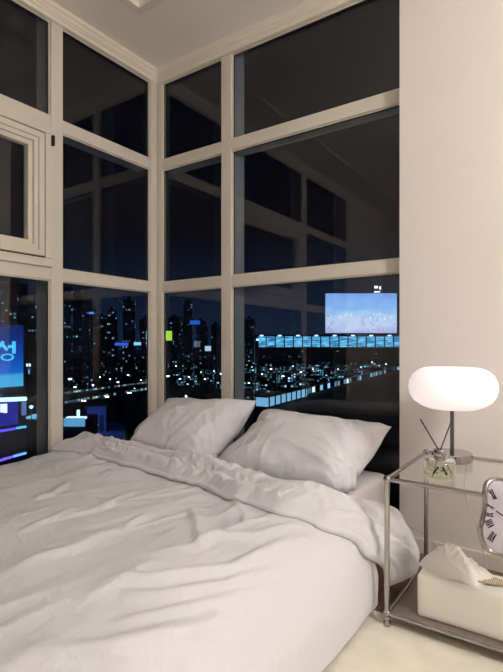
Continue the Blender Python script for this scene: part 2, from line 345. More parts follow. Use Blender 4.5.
PILLOW_A = [
195,-537,318,202,-521,329,229,-532,324,255,-540,329,283,-545,320,309,-548,318,339,-549,318,368,-549,320,397,-550,325,426,-551,319,455,-550,319,484,-549,326,513,-547,331,540,-549,323,570,-549,320,599,-548,321,629,-547,318,658,-546,321,
687,-545,318,717,-543,318,746,-542,318,772,-537,321,800,-534,318,830,-530,318,859,-525,320,872,-502,333,200,-511,328,207,-531,334,223,-554,337,249,-566,332,278,-572,331,308,-577,330,337,-580,330,367,-581,331,396,-581,331,426,-580,332,
455,-577,334,485,-579,333,515,-579,333,543,-576,341,571,-579,333,601,-580,329,630,-579,327,660,-577,327,689,-573,329,718,-574,326,748,-572,325,777,-568,325,806,-562,329,834,-554,337,847,-535,345,844,-505,339,224,-500,335,228,-524,348,
244,-543,333,256,-558,354,278,-577,358,307,-582,358,337,-584,358,366,-586,359,396,-587,359,426,-586,359,455,-588,360,485,-589,360,515,-587,360,543,-588,359,573,-588,358,603,-587,357,632,-581,356,661,-585,354,690,-585,353,720,-584,351,
749,-584,349,779,-585,348,806,-577,351,821,-553,357,829,-540,341,817,-511,337,252,-495,339,253,-520,358,253,-548,360,281,-551,351,285,-559,377,307,-576,386,337,-578,386,367,-577,386,396,-578,386,426,-578,386,455,-580,387,485,-581,387,
515,-581,387,544,-580,386,574,-579,385,603,-577,384,633,-578,383,662,-577,381,692,-577,380,721,-576,378,751,-574,376,780,-570,372,798,-557,353,800,-537,348,825,-535,337,810,-519,317,252,-498,334,256,-511,347,260,-523,370,282,-529,370,
303,-538,383,311,-554,404,337,-565,412,367,-563,410,397,-563,409,426,-562,410,456,-563,410,485,-563,410,515,-563,410,545,-562,409,574,-560,406,604,-561,407,633,-561,406,663,-560,404,692,-559,402,722,-557,400,748,-553,391,776,-547,382,
791,-533,362,813,-522,345,825,-507,335,811,-503,321,265,-492,323,265,-495,355,259,-511,370,265,-527,391,287,-532,406,310,-541,422,338,-545,432,367,-544,431,397,-544,431,426,-543,430,456,-542,430,486,-542,429,515,-542,429,545,-542,429,
574,-540,426,604,-540,426,634,-539,425,663,-538,423,693,-537,420,722,-535,418,751,-531,410,777,-525,399,800,-516,383,819,-504,363,832,-490,340,822,-477,318,245,-472,325,239,-485,356,242,-496,384,259,-504,406,283,-510,422,310,-516,434,
338,-519,442,367,-521,448,397,-520,448,426,-520,447,456,-519,447,486,-519,446,515,-518,445,545,-517,444,575,-517,443,604,-516,442,634,-515,440,664,-514,439,693,-513,436,722,-510,430,750,-506,423,778,-500,413,803,-493,399,811,-479,374,
819,-466,349,833,-451,322,236,-446,335,232,-460,366,245,-468,391,263,-476,413,284,-483,431,310,-489,445,338,-493,455,367,-495,459,396,-495,461,426,-495,461,456,-494,460,486,-494,460,515,-493,460,545,-492,458,575,-492,457,604,-491,456,
634,-490,455,663,-489,453,693,-488,450,722,-485,445,750,-481,436,776,-474,423,801,-466,410,817,-456,388,831,-445,364,829,-427,336,229,-422,343,234,-432,374,245,-441,400,264,-449,422,289,-456,436,315,-461,448,337,-467,465,366,-468,470,
396,-468,471,426,-468,471,456,-468,472,485,-468,472,515,-467,472,545,-467,471,574,-466,470,604,-466,469,634,-464,467,663,-464,466,693,-462,462,722,-460,458,750,-456,450,774,-448,435,795,-439,416,816,-430,397,837,-421,379,838,-404,348,
221,-396,353,232,-409,383,246,-417,408,268,-422,424,289,-431,443,311,-437,462,337,-440,474,366,-441,479,396,-441,480,426,-441,481,455,-441,483,485,-441,482,515,-441,483,544,-440,482,574,-440,482,604,-439,480,634,-438,479,663,-438,477,
693,-436,474,722,-434,469,749,-429,459,775,-423,447,800,-417,433,820,-407,413,837,-396,392,843,-379,363,219,-371,366,222,-386,397,240,-395,419,260,-402,439,282,-408,459,309,-410,470,337,-412,480,366,-413,485,396,-413,487,425,-414,489,
455,-414,490,485,-414,491,515,-414,492,544,-413,491,574,-413,492,604,-412,490,633,-412,489,663,-411,488,693,-410,486,722,-407,480,751,-405,474,776,-399,461,801,-392,447,821,-382,427,837,-370,405,847,-355,377,216,-346,379,223,-360,408,
234,-371,433,255,-377,452,281,-381,467,308,-383,479,337,-384,486,366,-385,491,396,-386,494,425,-386,495,455,-386,497,485,-386,498,514,-386,500,544,-386,500,574,-386,501,603,-385,500,633,-385,499,663,-384,497,692,-383,495,722,-381,492,
751,-378,485,779,-375,476,801,-367,460,819,-356,439,836,-345,417,852,-331,392,211,-321,391,222,-335,420,230,-346,444,253,-351,463,280,-353,474,308,-355,485,337,-356,491,366,-357,495,395,-357,499,425,-358,500,455,-358,502,484,-358,505,
514,-358,506,544,-358,507,573,-358,508,603,-358,507,633,-357,508,662,-357,506,692,-356,505,721,-354,501,750,-352,495,778,-348,486,805,-343,474,827,-335,456,845,-325,435,854,-308,408,212,-297,405,209,-313,433,227,-320,456,252,-323,471,
279,-326,483,307,-327,491,337,-328,496,366,-328,499,396,-329,502,425,-329,505,455,-330,507,484,-330,509,514,-330,510,544,-330,511,573,-330,512,603,-329,511,632,-329,512,662,-329,513,692,-328,512,721,-327,510,750,-325,505,779,-322,498,
806,-318,487,830,-311,471,850,-302,451,854,-285,425,203,-273,416,203,-288,445,225,-292,464,250,-296,480,278,-298,490,307,-299,495,337,-299,499,366,-300,502,396,-300,505,425,-301,507,455,-301,509,485,-301,509,514,-301,511,544,-301,512,
573,-301,512,603,-301,513,632,-301,514,662,-300,515,691,-300,518,721,-299,517,750,-298,514,779,-295,508,807,-291,498,832,-286,484,854,-277,466,860,-261,439,190,-250,427,200,-261,456,223,-266,474,249,-269,488,278,-269,493,307,-270,497,
337,-271,500,367,-271,502,396,-272,505,426,-272,507,455,-272,507,485,-272,508,515,-273,508,544,-274,504,573,-273,508,602,-272,510,632,-272,512,661,-272,514,691,-272,513,720,-271,520,749,-269,519,779,-268,517,807,-265,510,835,-261,498,
856,-252,480,869,-239,453,180,-226,439,196,-235,467,220,-240,484,249,-240,489,279,-241,493,308,-242,495,338,-242,496,367,-243,498,397,-243,501,426,-244,499,456,-244,503,485,-245,501,515,-245,501,545,-246,500,574,-247,497,603,-245,503,
632,-244,505,661,-244,509,691,-243,510,719,-242,515,748,-241,517,778,-240,515,806,-237,515,835,-235,510,856,-226,492,876,-215,468,171,-202,452,191,-210,478,221,-211,483,250,-212,485,280,-214,484,309,-214,487,339,-216,487,368,-215,492,
398,-216,491,427,-217,492,456,-217,493,486,-218,492,515,-218,492,545,-218,491,574,-219,489,603,-218,492,632,-217,496,662,-216,500,691,-216,503,720,-216,506,748,-217,504,776,-212,509,804,-211,507,833,-207,510,863,-204,508,882,-192,483,
163,-178,465,193,-180,466,223,-181,467,252,-183,468,282,-185,469,311,-187,469,341,-190,468,370,-190,470,399,-194,470,427,-188,475,456,-187,476,486,-187,477,516,-188,476,545,-190,474,575,-192,472,604,-191,475,634,-190,478,663,-188,482,
693,-189,483,722,-192,483,752,-196,481,773,-190,483,802,-185,487,830,-179,491,859,-173,496,888,-169,499,230,-522,333,243,-517,337,258,-515,328,283,-514,322,312,-516,318,340,-518,326,368,-517,323,397,-518,318,426,-519,319,455,-518,326,
484,-518,325,513,-517,320,541,-516,320,570,-516,323,599,-516,321,628,-515,321,656,-515,321,686,-513,320,715,-511,321,744,-510,322,773,-509,322,796,-502,323,822,-501,317,841,-502,336,237,-499,328,255,-504,330,266,-492,323,284,-493,332,
311,-490,320,340,-490,318,368,-489,318,397,-490,322,426,-491,321,455,-491,318,484,-490,320,513,-490,325,541,-489,320,570,-488,318,598,-488,325,627,-487,319,656,-487,318,684,-485,320,713,-483,321,743,-482,319,770,-481,317,793,-480,321,
819,-478,325,826,-499,319,258,-504,320,264,-493,318,271,-477,318,291,-470,317,315,-466,334,340,-462,320,369,-462,323,397,-462,318,426,-462,317,455,-463,323,483,-462,322,512,-461,325,541,-461,318,569,-460,324,597,-461,323,626,-460,318,
655,-458,322,684,-457,320,713,-455,323,741,-455,326,763,-456,329,785,-457,327,797,-469,326,805,-495,338,254,-479,318,281,-486,317,281,-460,328,298,-448,321,322,-444,317,346,-438,333,370,-434,317,399,-435,324,427,-434,322,456,-435,321,
484,-435,323,513,-434,317,542,-436,318,569,-436,327,597,-434,318,625,-432,323,654,-430,317,682,-429,324,711,-428,320,736,-428,319,753,-438,319,771,-447,324,776,-473,321,787,-491,318,272,-470,333,285,-464,336,303,-451,318,307,-428,328,
325,-419,328,352,-416,317,377,-411,333,401,-407,317,430,-408,324,457,-407,321,486,-409,323,515,-409,318,543,-410,327,569,-409,317,597,-406,325,624,-405,318,654,-403,319,680,-403,317,700,-410,318,727,-412,325,752,-417,324,759,-436,319,
766,-456,324,793,-464,326,270,-451,318,292,-446,332,297,-426,329,320,-416,319,333,-398,319,356,-391,331,381,-387,319,405,-385,331,432,-381,323,460,-382,328,487,-381,320,516,-381,321,546,-383,326,570,-386,334,600,-386,330,624,-378,323,
651,-376,325,677,-383,334,701,-381,320,724,-393,330,742,-402,319,750,-422,319,776,-430,325,802,-439,318,259,-433,319,287,-424,318,313,-416,326,315,-390,324,337,-383,331,363,-375,330,384,-368,337,412,-368,336,437,-361,331,464,-362,339,
486,-359,337,515,-361,340,545,-359,341,574,-361,338,596,-360,338,622,-355,331,651,-358,330,677,-357,341,694,-367,340,719,-369,327,729,-388,323,757,-395,318,785,-402,323,812,-412,321,252,-407,325,279,-397,320,307,-389,319,334,-382,322,
337,-363,337,357,-351,341,387,-348,341,415,-343,335,440,-342,347,467,-335,338,492,-341,346,516,-336,343,545,-334,338,574,-334,338,597,-333,338,626,-336,341,652,-334,339,674,-333,340,694,-339,336,708,-354,330,736,-361,328,764,-370,328,
793,-376,324,821,-386,326,245,-382,334,271,-372,327,300,-363,327,327,-357,334,354,-350,340,364,-336,348,383,-323,345,412,-319,345,438,-314,345,465,-314,355,494,-315,358,523,-314,353,548,-313,355,573,-311,354,600,-314,357,624,-312,353,
646,-317,356,667,-316,356,691,-320,344,716,-331,342,744,-335,337,772,-343,334,800,-351,332,826,-362,340,238,-356,343,264,-346,336,291,-337,337,319,-333,344,347,-325,342,373,-320,353,390,-306,358,408,-293,357,437,-293,364,466,-291,361,
495,-287,355,522,-288,365,549,-286,355,574,-287,361,598,-287,367,626,-283,356,646,-291,356,673,-298,361,699,-301,351,723,-305,350,752,-312,346,780,-320,349,808,-326,342,832,-338,353,231,-330,353,257,-320,345,285,-312,346,314,-306,349,
342,-301,356,370,-292,353,398,-288,362,416,-277,369,436,-265,368,464,-263,364,494,-262,364,523,-260,365,547,-259,365,574,-262,375,600,-260,365,624,-263,369,651,-268,370,678,-270,361,704,-274,360,732,-283,366,758,-288,359,786,-293,353,
815,-300,353,837,-313,367,226,-305,367,250,-294,355,279,-287,356,308,-281,360,336,-274,360,364,-269,368,393,-260,365,421,-256,371,443,-248,381,465,-238,377,494,-238,376,520,-234,376,547,-237,382,575,-235,375,599,-233,375,628,-238,380,
653,-244,380,681,-244,371,710,-248,371,735,-255,367,764,-261,366,793,-267,363,820,-276,367,842,-289,382,220,-280,379,244,-268,366,272,-260,365,301,-254,367,330,-248,371,359,-241,372,387,-236,379,416,-228,377,445,-223,379,469,-220,393,
494,-210,383,521,-212,392,547,-210,389,575,-209,386,601,-213,392,631,-214,388,657,-217,389,685,-219,381,712,-224,378,741,-230,380,770,-235,375,799,-241,374,825,-252,381,846,-266,397,215,-256,391,238,-244,380,266,-235,378,295,-228,377,
324,-222,381,352,-215,383,381,-209,384,410,-202,386,439,-197,390,468,-192,391,495,-188,401,521,-184,395,548,-182,394,577,-184,399,604,-185,400,632,-186,395,661,-190,397,689,-192,390,717,-198,388,746,-204,387,775,-209,385,803,-217,389,
829,-229,398,852,-242,412,207,-232,404,232,-220,395,260,-211,391,289,-203,390,317,-195,390,346,-189,391,375,-183,393,404,-177,395,433,-171,398,462,-167,403,491,-160,402,519,-159,409,548,-158,408,577,-156,404,606,-157,404,635,-163,408,
664,-162,403,693,-167,402,722,-173,401,751,-181,402,780,-185,400,808,-194,405,834,-205,414,854,-220,430,200,-208,418,227,-197,412,256,-190,410,285,-184,410,314,-182,412,343,-177,412,372,-173,413,400,-167,416,429,-162,419,458,-157,422,
488,-153,425,517,-152,427,547,-151,428,577,-152,429,606,-153,429,636,-155,429,665,-158,429,695,-162,428,724,-166,428,754,-169,427,779,-181,424,808,-177,427,836,-184,433,860,-196,445,194,-185,434,224,-180,434,253,-177,436,283,-176,437,
312,-174,439,342,-174,440,372,-177,441,400,-180,441,428,-172,446,457,-168,449,487,-166,451,516,-166,452,546,-168,452,576,-168,453,605,-168,454,635,-168,455,665,-169,455,694,-170,456,724,-173,455,753,-177,455,780,-188,452,804,-174,455,
833,-171,458,863,-173,461]
PILLOW_B = [
767,-571,319,797,-573,321,826,-572,322,856,-570,324,885,-569,326,915,-567,328,944,-564,331,972,-564,331,1001,-567,328,1031,-566,328,1060,-564,330,1089,-558,334,1118,-562,329,1148,-562,327,1177,-562,327,1207,-562,326,1237,-561,325,1266,-561,325,
1296,-559,326,1325,-557,327,1354,-557,326,1384,-557,324,1413,-553,325,1441,-545,333,1446,-522,340,1441,-521,349,769,-545,332,799,-556,344,826,-564,353,854,-569,357,884,-572,359,913,-572,360,943,-573,361,973,-572,361,1002,-571,361,1032,-566,361,
1060,-572,361,1090,-572,360,1120,-572,360,1149,-571,359,1178,-566,357,1208,-570,356,1237,-571,356,1267,-572,355,1296,-573,354,1326,-574,353,1356,-574,352,1385,-575,351,1415,-575,350,1426,-559,334,1438,-535,320,1462,-523,329,775,-519,340,802,-532,356,
828,-541,367,855,-549,376,884,-554,381,913,-557,384,943,-559,386,972,-561,387,1002,-562,388,1031,-563,389,1061,-563,388,1090,-563,387,1120,-563,387,1150,-564,386,1179,-564,386,1209,-561,383,1238,-564,383,1268,-564,382,1297,-565,381,1327,-565,380,
1357,-566,379,1386,-565,377,1412,-556,368,1437,-547,355,1456,-532,338,1454,-513,319,785,-494,348,803,-508,371,830,-516,382,857,-524,391,885,-531,398,914,-536,404,943,-540,407,972,-543,410,1002,-544,411,1032,-546,411,1061,-546,411,1091,-547,411,
1121,-547,410,1150,-548,410,1180,-548,409,1210,-549,409,1239,-548,406,1269,-548,406,1298,-549,405,1328,-548,403,1358,-547,400,1387,-546,398,1412,-536,386,1435,-524,372,1457,-510,356,1469,-493,332,792,-470,357,807,-482,384,832,-492,396,859,-500,405,
886,-507,414,915,-513,421,944,-518,425,973,-521,428,1003,-524,431,1032,-525,432,1062,-526,431,1092,-527,431,1121,-527,431,1151,-528,431,1181,-528,430,1210,-528,429,1240,-528,427,1270,-528,426,1299,-528,424,1329,-528,423,1359,-528,422,1387,-524,416,
1412,-513,404,1434,-500,389,1453,-487,371,1458,-470,344,794,-443,368,811,-456,394,836,-466,408,861,-475,419,888,-483,429,916,-489,436,945,-495,442,974,-498,446,1003,-502,449,1033,-503,449,1063,-504,449,1092,-504,449,1122,-505,449,1152,-505,448,
1182,-505,447,1211,-505,446,1241,-505,445,1271,-505,443,1300,-505,442,1330,-505,440,1359,-504,438,1381,-498,423,1402,-489,405,1418,-480,382,1440,-466,372,1446,-454,355,802,-417,377,817,-429,402,840,-440,419,865,-449,431,892,-457,441,917,-467,454,
945,-472,459,975,-476,463,1004,-478,465,1034,-480,466,1063,-480,466,1093,-481,465,1123,-481,465,1153,-481,464,1182,-481,462,1212,-481,461,1242,-481,460,1271,-481,458,1301,-481,456,1330,-480,455,1359,-478,449,1387,-475,439,1409,-468,420,1425,-458,398,
1432,-445,373,1440,-439,351,803,-391,388,822,-403,412,844,-413,429,867,-425,444,891,-435,458,918,-442,468,946,-448,475,975,-452,480,1005,-455,483,1035,-456,483,1064,-456,482,1094,-456,480,1123,-456,478,1153,-456,477,1183,-456,475,1212,-455,474,
1242,-455,472,1272,-455,470,1301,-455,469,1331,-454,465,1359,-451,458,1387,-448,447,1412,-443,433,1431,-435,412,1442,-424,387,1445,-412,357,808,-365,398,832,-377,416,850,-390,436,870,-401,454,897,-408,465,923,-417,477,948,-423,488,977,-428,495,
1005,-432,499,1035,-432,498,1065,-431,496,1094,-431,494,1124,-431,492,1154,-430,490,1183,-429,487,1213,-429,486,1242,-429,483,1272,-428,481,1302,-428,479,1331,-427,475,1360,-425,468,1387,-421,457,1413,-417,444,1434,-410,424,1433,-399,396,1442,-389,367,
814,-338,408,832,-353,432,850,-365,452,872,-376,468,896,-386,483,924,-390,488,952,-396,494,978,-402,506,1006,-406,511,1035,-405,509,1065,-405,507,1095,-405,505,1124,-404,503,1154,-404,501,1184,-403,498,1213,-402,496,1243,-402,493,1272,-401,491,
1302,-401,488,1331,-400,485,1360,-398,479,1386,-394,465,1413,-389,453,1435,-383,434,1445,-377,408,1451,-364,377,818,-313,419,833,-328,446,851,-341,466,876,-350,479,902,-359,490,929,-368,495,947,-378,516,976,-379,520,1006,-379,519,1036,-378,517,
1065,-378,516,1095,-377,513,1125,-377,512,1154,-376,510,1184,-376,506,1213,-375,504,1243,-374,501,1272,-374,499,1302,-373,496,1332,-372,492,1360,-370,486,1388,-368,476,1411,-361,458,1432,-357,439,1452,-351,419,1450,-338,389,827,-288,428,844,-315,441,
862,-316,463,884,-327,479,907,-334,492,920,-348,513,947,-350,522,976,-350,524,1006,-350,524,1036,-350,523,1065,-350,521,1095,-349,520,1125,-349,518,1154,-349,516,1184,-348,514,1213,-347,511,1243,-347,508,1273,-346,506,1302,-345,503,1331,-344,499,
1361,-343,495,1387,-340,482,1414,-338,470,1436,-332,451,1455,-325,429,1456,-312,399,838,-283,411,844,-299,440,861,-302,464,873,-315,488,891,-322,509,918,-322,520,946,-322,528,976,-322,528,1006,-322,527,1035,-322,526,1065,-321,525,1095,-321,524,
1124,-321,522,1154,-320,521,1184,-320,519,1213,-319,517,1243,-319,514,1272,-318,511,1302,-317,508,1331,-316,505,1361,-315,500,1389,-313,492,1415,-311,479,1434,-304,457,1455,-297,438,1468,-288,409,825,-262,425,832,-277,454,844,-287,479,863,-293,501,
888,-294,516,917,-294,526,946,-294,528,976,-293,528,1006,-293,528,1035,-293,526,1065,-293,526,1094,-292,526,1124,-292,524,1154,-292,523,1183,-291,522,1213,-291,520,1243,-290,518,1272,-289,515,1302,-289,512,1331,-288,508,1361,-287,505,1390,-286,499,
1415,-283,485,1440,-279,470,1458,-272,447,1473,-262,420,813,-240,439,820,-255,468,836,-263,492,859,-265,510,887,-265,519,916,-265,526,946,-265,527,976,-265,527,1005,-265,526,1035,-264,526,1065,-264,525,1094,-264,524,1124,-263,523,1153,-263,522,
1183,-263,522,1213,-262,520,1242,-261,518,1272,-261,516,1301,-260,513,1331,-259,511,1360,-259,507,1389,-258,503,1418,-256,495,1442,-252,479,1462,-246,458,1479,-237,432,801,-219,453,810,-233,482,831,-237,503,858,-237,515,886,-237,522,916,-237,523,
946,-236,524,975,-236,524,1005,-236,522,1035,-236,521,1064,-237,517,1093,-236,519,1123,-235,518,1153,-235,518,1182,-234,518,1212,-233,518,1241,-233,516,1271,-232,514,1300,-232,512,1330,-231,511,1360,-230,509,1389,-229,505,1418,-228,500,1446,-226,490,
1469,-222,472,1484,-212,444,791,-196,468,802,-209,495,828,-209,509,857,-209,516,886,-208,519,916,-208,519,946,-208,518,975,-209,515,1005,-209,515,1034,-209,512,1063,-210,508,1093,-209,509,1122,-208,510,1152,-207,510,1181,-208,506,1211,-206,509,
1241,-205,509,1270,-204,508,1299,-204,504,1329,-203,506,1359,-202,503,1388,-201,505,1418,-200,502,1447,-199,497,1473,-196,484,1490,-186,455,777,-176,481,798,-182,503,827,-181,510,857,-181,510,886,-181,510,916,-182,509,945,-182,508,974,-182,505,
1004,-183,502,1033,-183,500,1063,-183,497,1092,-183,496,1122,-183,496,1151,-182,497,1181,-182,495,1210,-182,494,1239,-179,498,1269,-177,499,1299,-177,497,1328,-176,497,1357,-175,496,1387,-175,493,1416,-172,496,1446,-170,496,1475,-169,492,1497,-161,467,
768,-152,493,797,-151,498,827,-152,495,856,-154,492,885,-158,487,914,-159,484,944,-156,486,973,-155,484,1003,-156,482,1032,-157,480,1062,-159,476,1091,-159,475,1121,-156,476,1151,-155,477,1180,-155,476,1210,-155,475,1239,-158,472,1268,-155,473,
1297,-151,475,1327,-150,475,1356,-152,471,1385,-148,475,1415,-144,477,1444,-141,478,1473,-138,479,1503,-136,479,798,-543,318,825,-540,320,855,-539,318,884,-537,318,913,-536,322,943,-535,321,973,-534,319,1000,-534,325,1029,-534,319,1059,-533,319,
1089,-533,318,1118,-532,320,1148,-532,319,1177,-531,319,1206,-530,318,1236,-530,318,1265,-528,322,1294,-528,318,1324,-526,319,1353,-525,319,1382,-524,323,1410,-523,324,1433,-518,329,1437,-519,334,798,-515,322,827,-513,320,854,-510,318,883,-509,320,
912,-508,320,942,-507,321,971,-506,318,1000,-505,323,1029,-505,320,1058,-505,319,1088,-504,320,1118,-504,319,1147,-503,320,1177,-503,318,1206,-502,317,1235,-501,318,1265,-500,319,1293,-499,318,1323,-498,318,1352,-497,318,1381,-495,322,1409,-495,324,
1431,-495,318,1443,-502,334,797,-486,321,826,-485,320,855,-483,321,883,-481,317,912,-480,318,942,-480,320,971,-479,318,1000,-478,324,1029,-477,318,1058,-476,320,1087,-476,317,1117,-475,317,1146,-475,318,1176,-474,318,1205,-474,318,1235,-473,322,
1264,-472,318,1292,-471,319,1322,-470,317,1351,-469,317,1380,-468,322,1407,-468,329,1426,-473,328,1447,-479,323,797,-458,327,825,-456,319,855,-455,318,883,-453,324,912,-451,318,941,-451,318,971,-451,320,1000,-450,318,1029,-449,323,1058,-448,318,
1087,-448,319,1117,-447,322,1146,-446,318,1176,-446,319,1205,-445,320,1234,-445,321,1263,-444,317,1292,-443,319,1321,-442,319,1350,-440,322,1379,-440,317,1407,-441,318,1426,-452,318,1447,-460,319,801,-432,338,824,-428,322,853,-426,319,883,-425,318,
912,-424,321,942,-424,323,970,-423,318,999,-422,323,1028,-421,317,1057,-420,320,1087,-419,320,1116,-419,317,1146,-418,319,1175,-418,323,1204,-417,318,1233,-417,318,1261,-416,317,1291,-415,319,1320,-413,321,1350,-413,318,1376,-413,318,1393,-427,317,
1413,-437,318,1438,-435,330,802,-405,347,824,-400,328,853,-398,322,882,-397,319,912,-396,318,940,-396,323,970,-395,319,999,-394,320,1027,-393,322,1057,-391,318,1086,-391,318,1116,-390,318,1146,-390,319,1174,-390,325,1203,-388,320,1232,-390,324,
1261,-388,323,1290,-386,318,1319,-385,320,1344,-388,320,1362,-400,319,1392,-402,322,1407,-416,323,1419,-421,344,804,-378,356,824,-372,336,852,-370,328,882,-369,326,911,-370,328,941,-368,325,970,-369,330,1000,-369,331,1027,-366,331,1056,-364,327,
1086,-364,327,1115,-363,327,1145,-363,329,1174,-364,331,1203,-361,328,1231,-362,327,1259,-364,334,1288,-361,328,1311,-365,326,1334,-371,325,1364,-372,324,1377,-388,322,1403,-395,333,1430,-404,332,806,-352,367,824,-345,344,852,-342,336,882,-342,335,
911,-342,335,941,-343,339,970,-341,335,999,-342,339,1029,-342,342,1056,-340,341,1085,-337,336,1115,-337,337,1144,-337,337,1173,-339,341,1202,-336,341,1229,-339,344,1256,-336,337,1278,-342,337,1306,-342,335,1335,-344,335,1355,-355,330,1382,-362,327,
1409,-368,330,1436,-377,338,810,-326,377,825,-318,353,853,-317,349,882,-316,346,912,-316,347,941,-315,345,970,-317,350,1000,-314,345,1029,-315,348,1058,-314,350,1086,-313,352,1114,-310,346,1144,-311,350,1173,-311,346,1201,-313,354,1230,-314,357,
1255,-315,348,1279,-316,349,1308,-318,344,1335,-322,343,1357,-331,339,1386,-337,341,1415,-341,336,1442,-350,347,814,-299,388,827,-291,363,854,-289,355,883,-290,358,912,-289,358,941,-288,355,971,-289,355,1000,-289,358,1028,-288,359,1058,-287,356,
1085,-285,356,1114,-286,361,1144,-288,363,1173,-288,362,1201,-285,358,1231,-286,362,1259,-287,355,1283,-293,358,1309,-299,364,1333,-301,351,1362,-306,352,1391,-310,347,1420,-315,347,1446,-324,358,818,-273,399,829,-264,373,855,-264,369,884,-263,364,
913,-263,367,942,-263,369,971,-261,365,1000,-263,369,1028,-262,369,1057,-260,365,1086,-261,371,1115,-262,370,1144,-259,365,1172,-261,373,1202,-264,374,1231,-266,374,1261,-268,374,1283,-270,370,1312,-274,367,1338,-277,365,1367,-279,358,1396,-283,357,
1425,-289,359,1449,-298,370,839,-257,400,829,-238,380,858,-236,374,883,-236,374,913,-236,374,942,-235,374,970,-235,374,999,-235,375,1028,-236,379,1058,-236,381,1086,-233,375,1116,-233,375,1145,-235,380,1174,-236,378,1204,-236,375,1233,-238,375,
1259,-240,376,1286,-242,373,1315,-246,375,1343,-250,374,1371,-252,368,1400,-257,368,1429,-263,369,1453,-273,383,831,-240,398,844,-226,392,857,-209,384,883,-210,386,913,-211,388,942,-208,384,970,-208,384,999,-208,385,1029,-208,384,1058,-208,384,
1087,-210,391,1116,-210,391,1146,-211,390,1176,-212,390,1205,-213,389,1234,-211,383,1262,-214,386,1289,-218,387,1318,-218,381,1347,-223,380,1376,-226,378,1405,-231,379,1433,-237,381,1456,-248,396,818,-219,413,836,-201,398,863,-192,404,884,-185,398,
912,-184,399,941,-181,394,970,-182,396,1000,-182,395,1029,-182,396,1058,-183,397,1088,-182,395,1117,-182,394,1147,-183,393,1176,-185,394,1206,-186,394,1234,-188,399,1264,-190,398,1292,-191,394,1321,-193,390,1350,-196,389,1380,-199,387,1409,-205,389,
1437,-212,395,1462,-222,407,813,-197,431,828,-179,415,854,-165,408,882,-159,406,911,-157,406,941,-155,404,970,-155,406,1000,-156,407,1029,-155,404,1059,-155,404,1088,-156,405,1118,-157,404,1148,-158,404,1177,-160,406,1207,-161,407,1236,-162,405,
1266,-163,404,1295,-166,405,1324,-168,401,1353,-171,400,1383,-174,400,1412,-180,404,1440,-187,409,1467,-196,419,801,-176,444,825,-161,437,853,-152,433,882,-146,431,911,-143,430,941,-140,428,971,-139,427,1000,-137,426,1030,-136,425,1060,-136,424,
1089,-137,423,1119,-137,422,1149,-138,422,1178,-137,420,1208,-138,419,1238,-139,418,1267,-139,416,1297,-141,415,1326,-145,416,1356,-149,417,1385,-153,419,1414,-158,421,1443,-163,424,1470,-171,432,798,-162,467,824,-149,463,853,-144,461,883,-141,459,
913,-140,458,942,-140,457,972,-140,455,1001,-140,454,1031,-141,453,1061,-141,451,1090,-140,451,1120,-139,450,1150,-138,449,1179,-138,448,1209,-139,446,1239,-141,444,1267,-139,444,1297,-139,444,1326,-139,444,1356,-139,444,1386,-139,444,1415,-141,444,
1445,-144,445,1474,-147,446]
GLOBE_E = 77
struct(MB().box(-.045, -.0005, .0005, .045, 0, 2.508).build('trim_3', M['frame_out']))

# ------------------------------------------------------------------ rug
rg = MB(); rg.box(1.22, 3.15, -2.9, -.605, 0, .012, .005)
tag(rg.build('rug', M['rug'], smooth=False), 'cream short pile rug lying beside the bed under the chrome table', 'rug')

# ------------------------------------------------------------------ bed
bed = thing('bed', (.75, -1.03, 0), 'low double bed with bare white mattress and brown wooden base by the windows', 'bed')
b = MB(); b.box(.06, 1.45, -2.04, -.05, .045, .125, .008)
sub(b, 'bed_base', M['bedwood'], bed)
for x in (.12, 1.39):
    for y in (-1.98, -.11):
        sub(MB().box(x-.03, x+.03, y-.03, y+.03, .0125 if x > 1 and y < -.6 else 0, .0449), 'leg', M['bedwood'], bed)
b = MB(); b.box(.04, 1.46, -2.05, -.035, .1255, .305, .045, 5)
sub(b, 'mattress', M['sheet'], bed, True)

# cross-section of the bedding over the mattress, left window to floor on the right
def profile():
    pts = [(.035+(1.30-.035)*k/80, .332) for k in range(80)]
    n = 3.0; ax, az, cx, cz = .29, .302, 1.30, .03
    for k in range(81):
        a = PI/2*k/80
        pts.append((cx+ax*abs(math.sin(a))**(2/n), cz+az*abs(math.cos(a))**(2/n)))
    return pts
PR = profile()
CUM = [0]
for p, q in zip(PR, PR[1:]): CUM.append(CUM[-1]+math.hypot(q[0]-p[0], q[1]-p[1]))
AL = CUM[-1]
import bisect
def S(a, y, h):
    a = min(max(a, 0), AL-1e-6)
    k = min(bisect.bisect_right(CUM, a)-1, len(PR)-2)
    f = (a-CUM[k])/(CUM[k+1]-CUM[k])
    k0, k1 = max(k-3, 0), min(k+4, len(PR)-1)
    tx, tz = PR[k1][0]-PR[k0][0], PR[k1][1]-PR[k0][1]
    l = math.hypot(tx, tz)
    x, z = PR[k][0]+f*(PR[k+1][0]-PR[k][0]), PR[k][1]+f*(PR[k+1][1]-PR[k][1])
    return Vector((x-tz/l*h, y, z+tx/l*h))
def nz(x, y, z=0): return noise.noise(Vector((x, y, z)))
def ridge(x, y, z=0):
    v = 1-abs(nz(x, y, z))*2.2
    return max(v, 0)**2
def sm(e0, e1, v):
    t = min(max((v-e0)/(e1-e0), 0), 1); return t*t*(3-2*t)
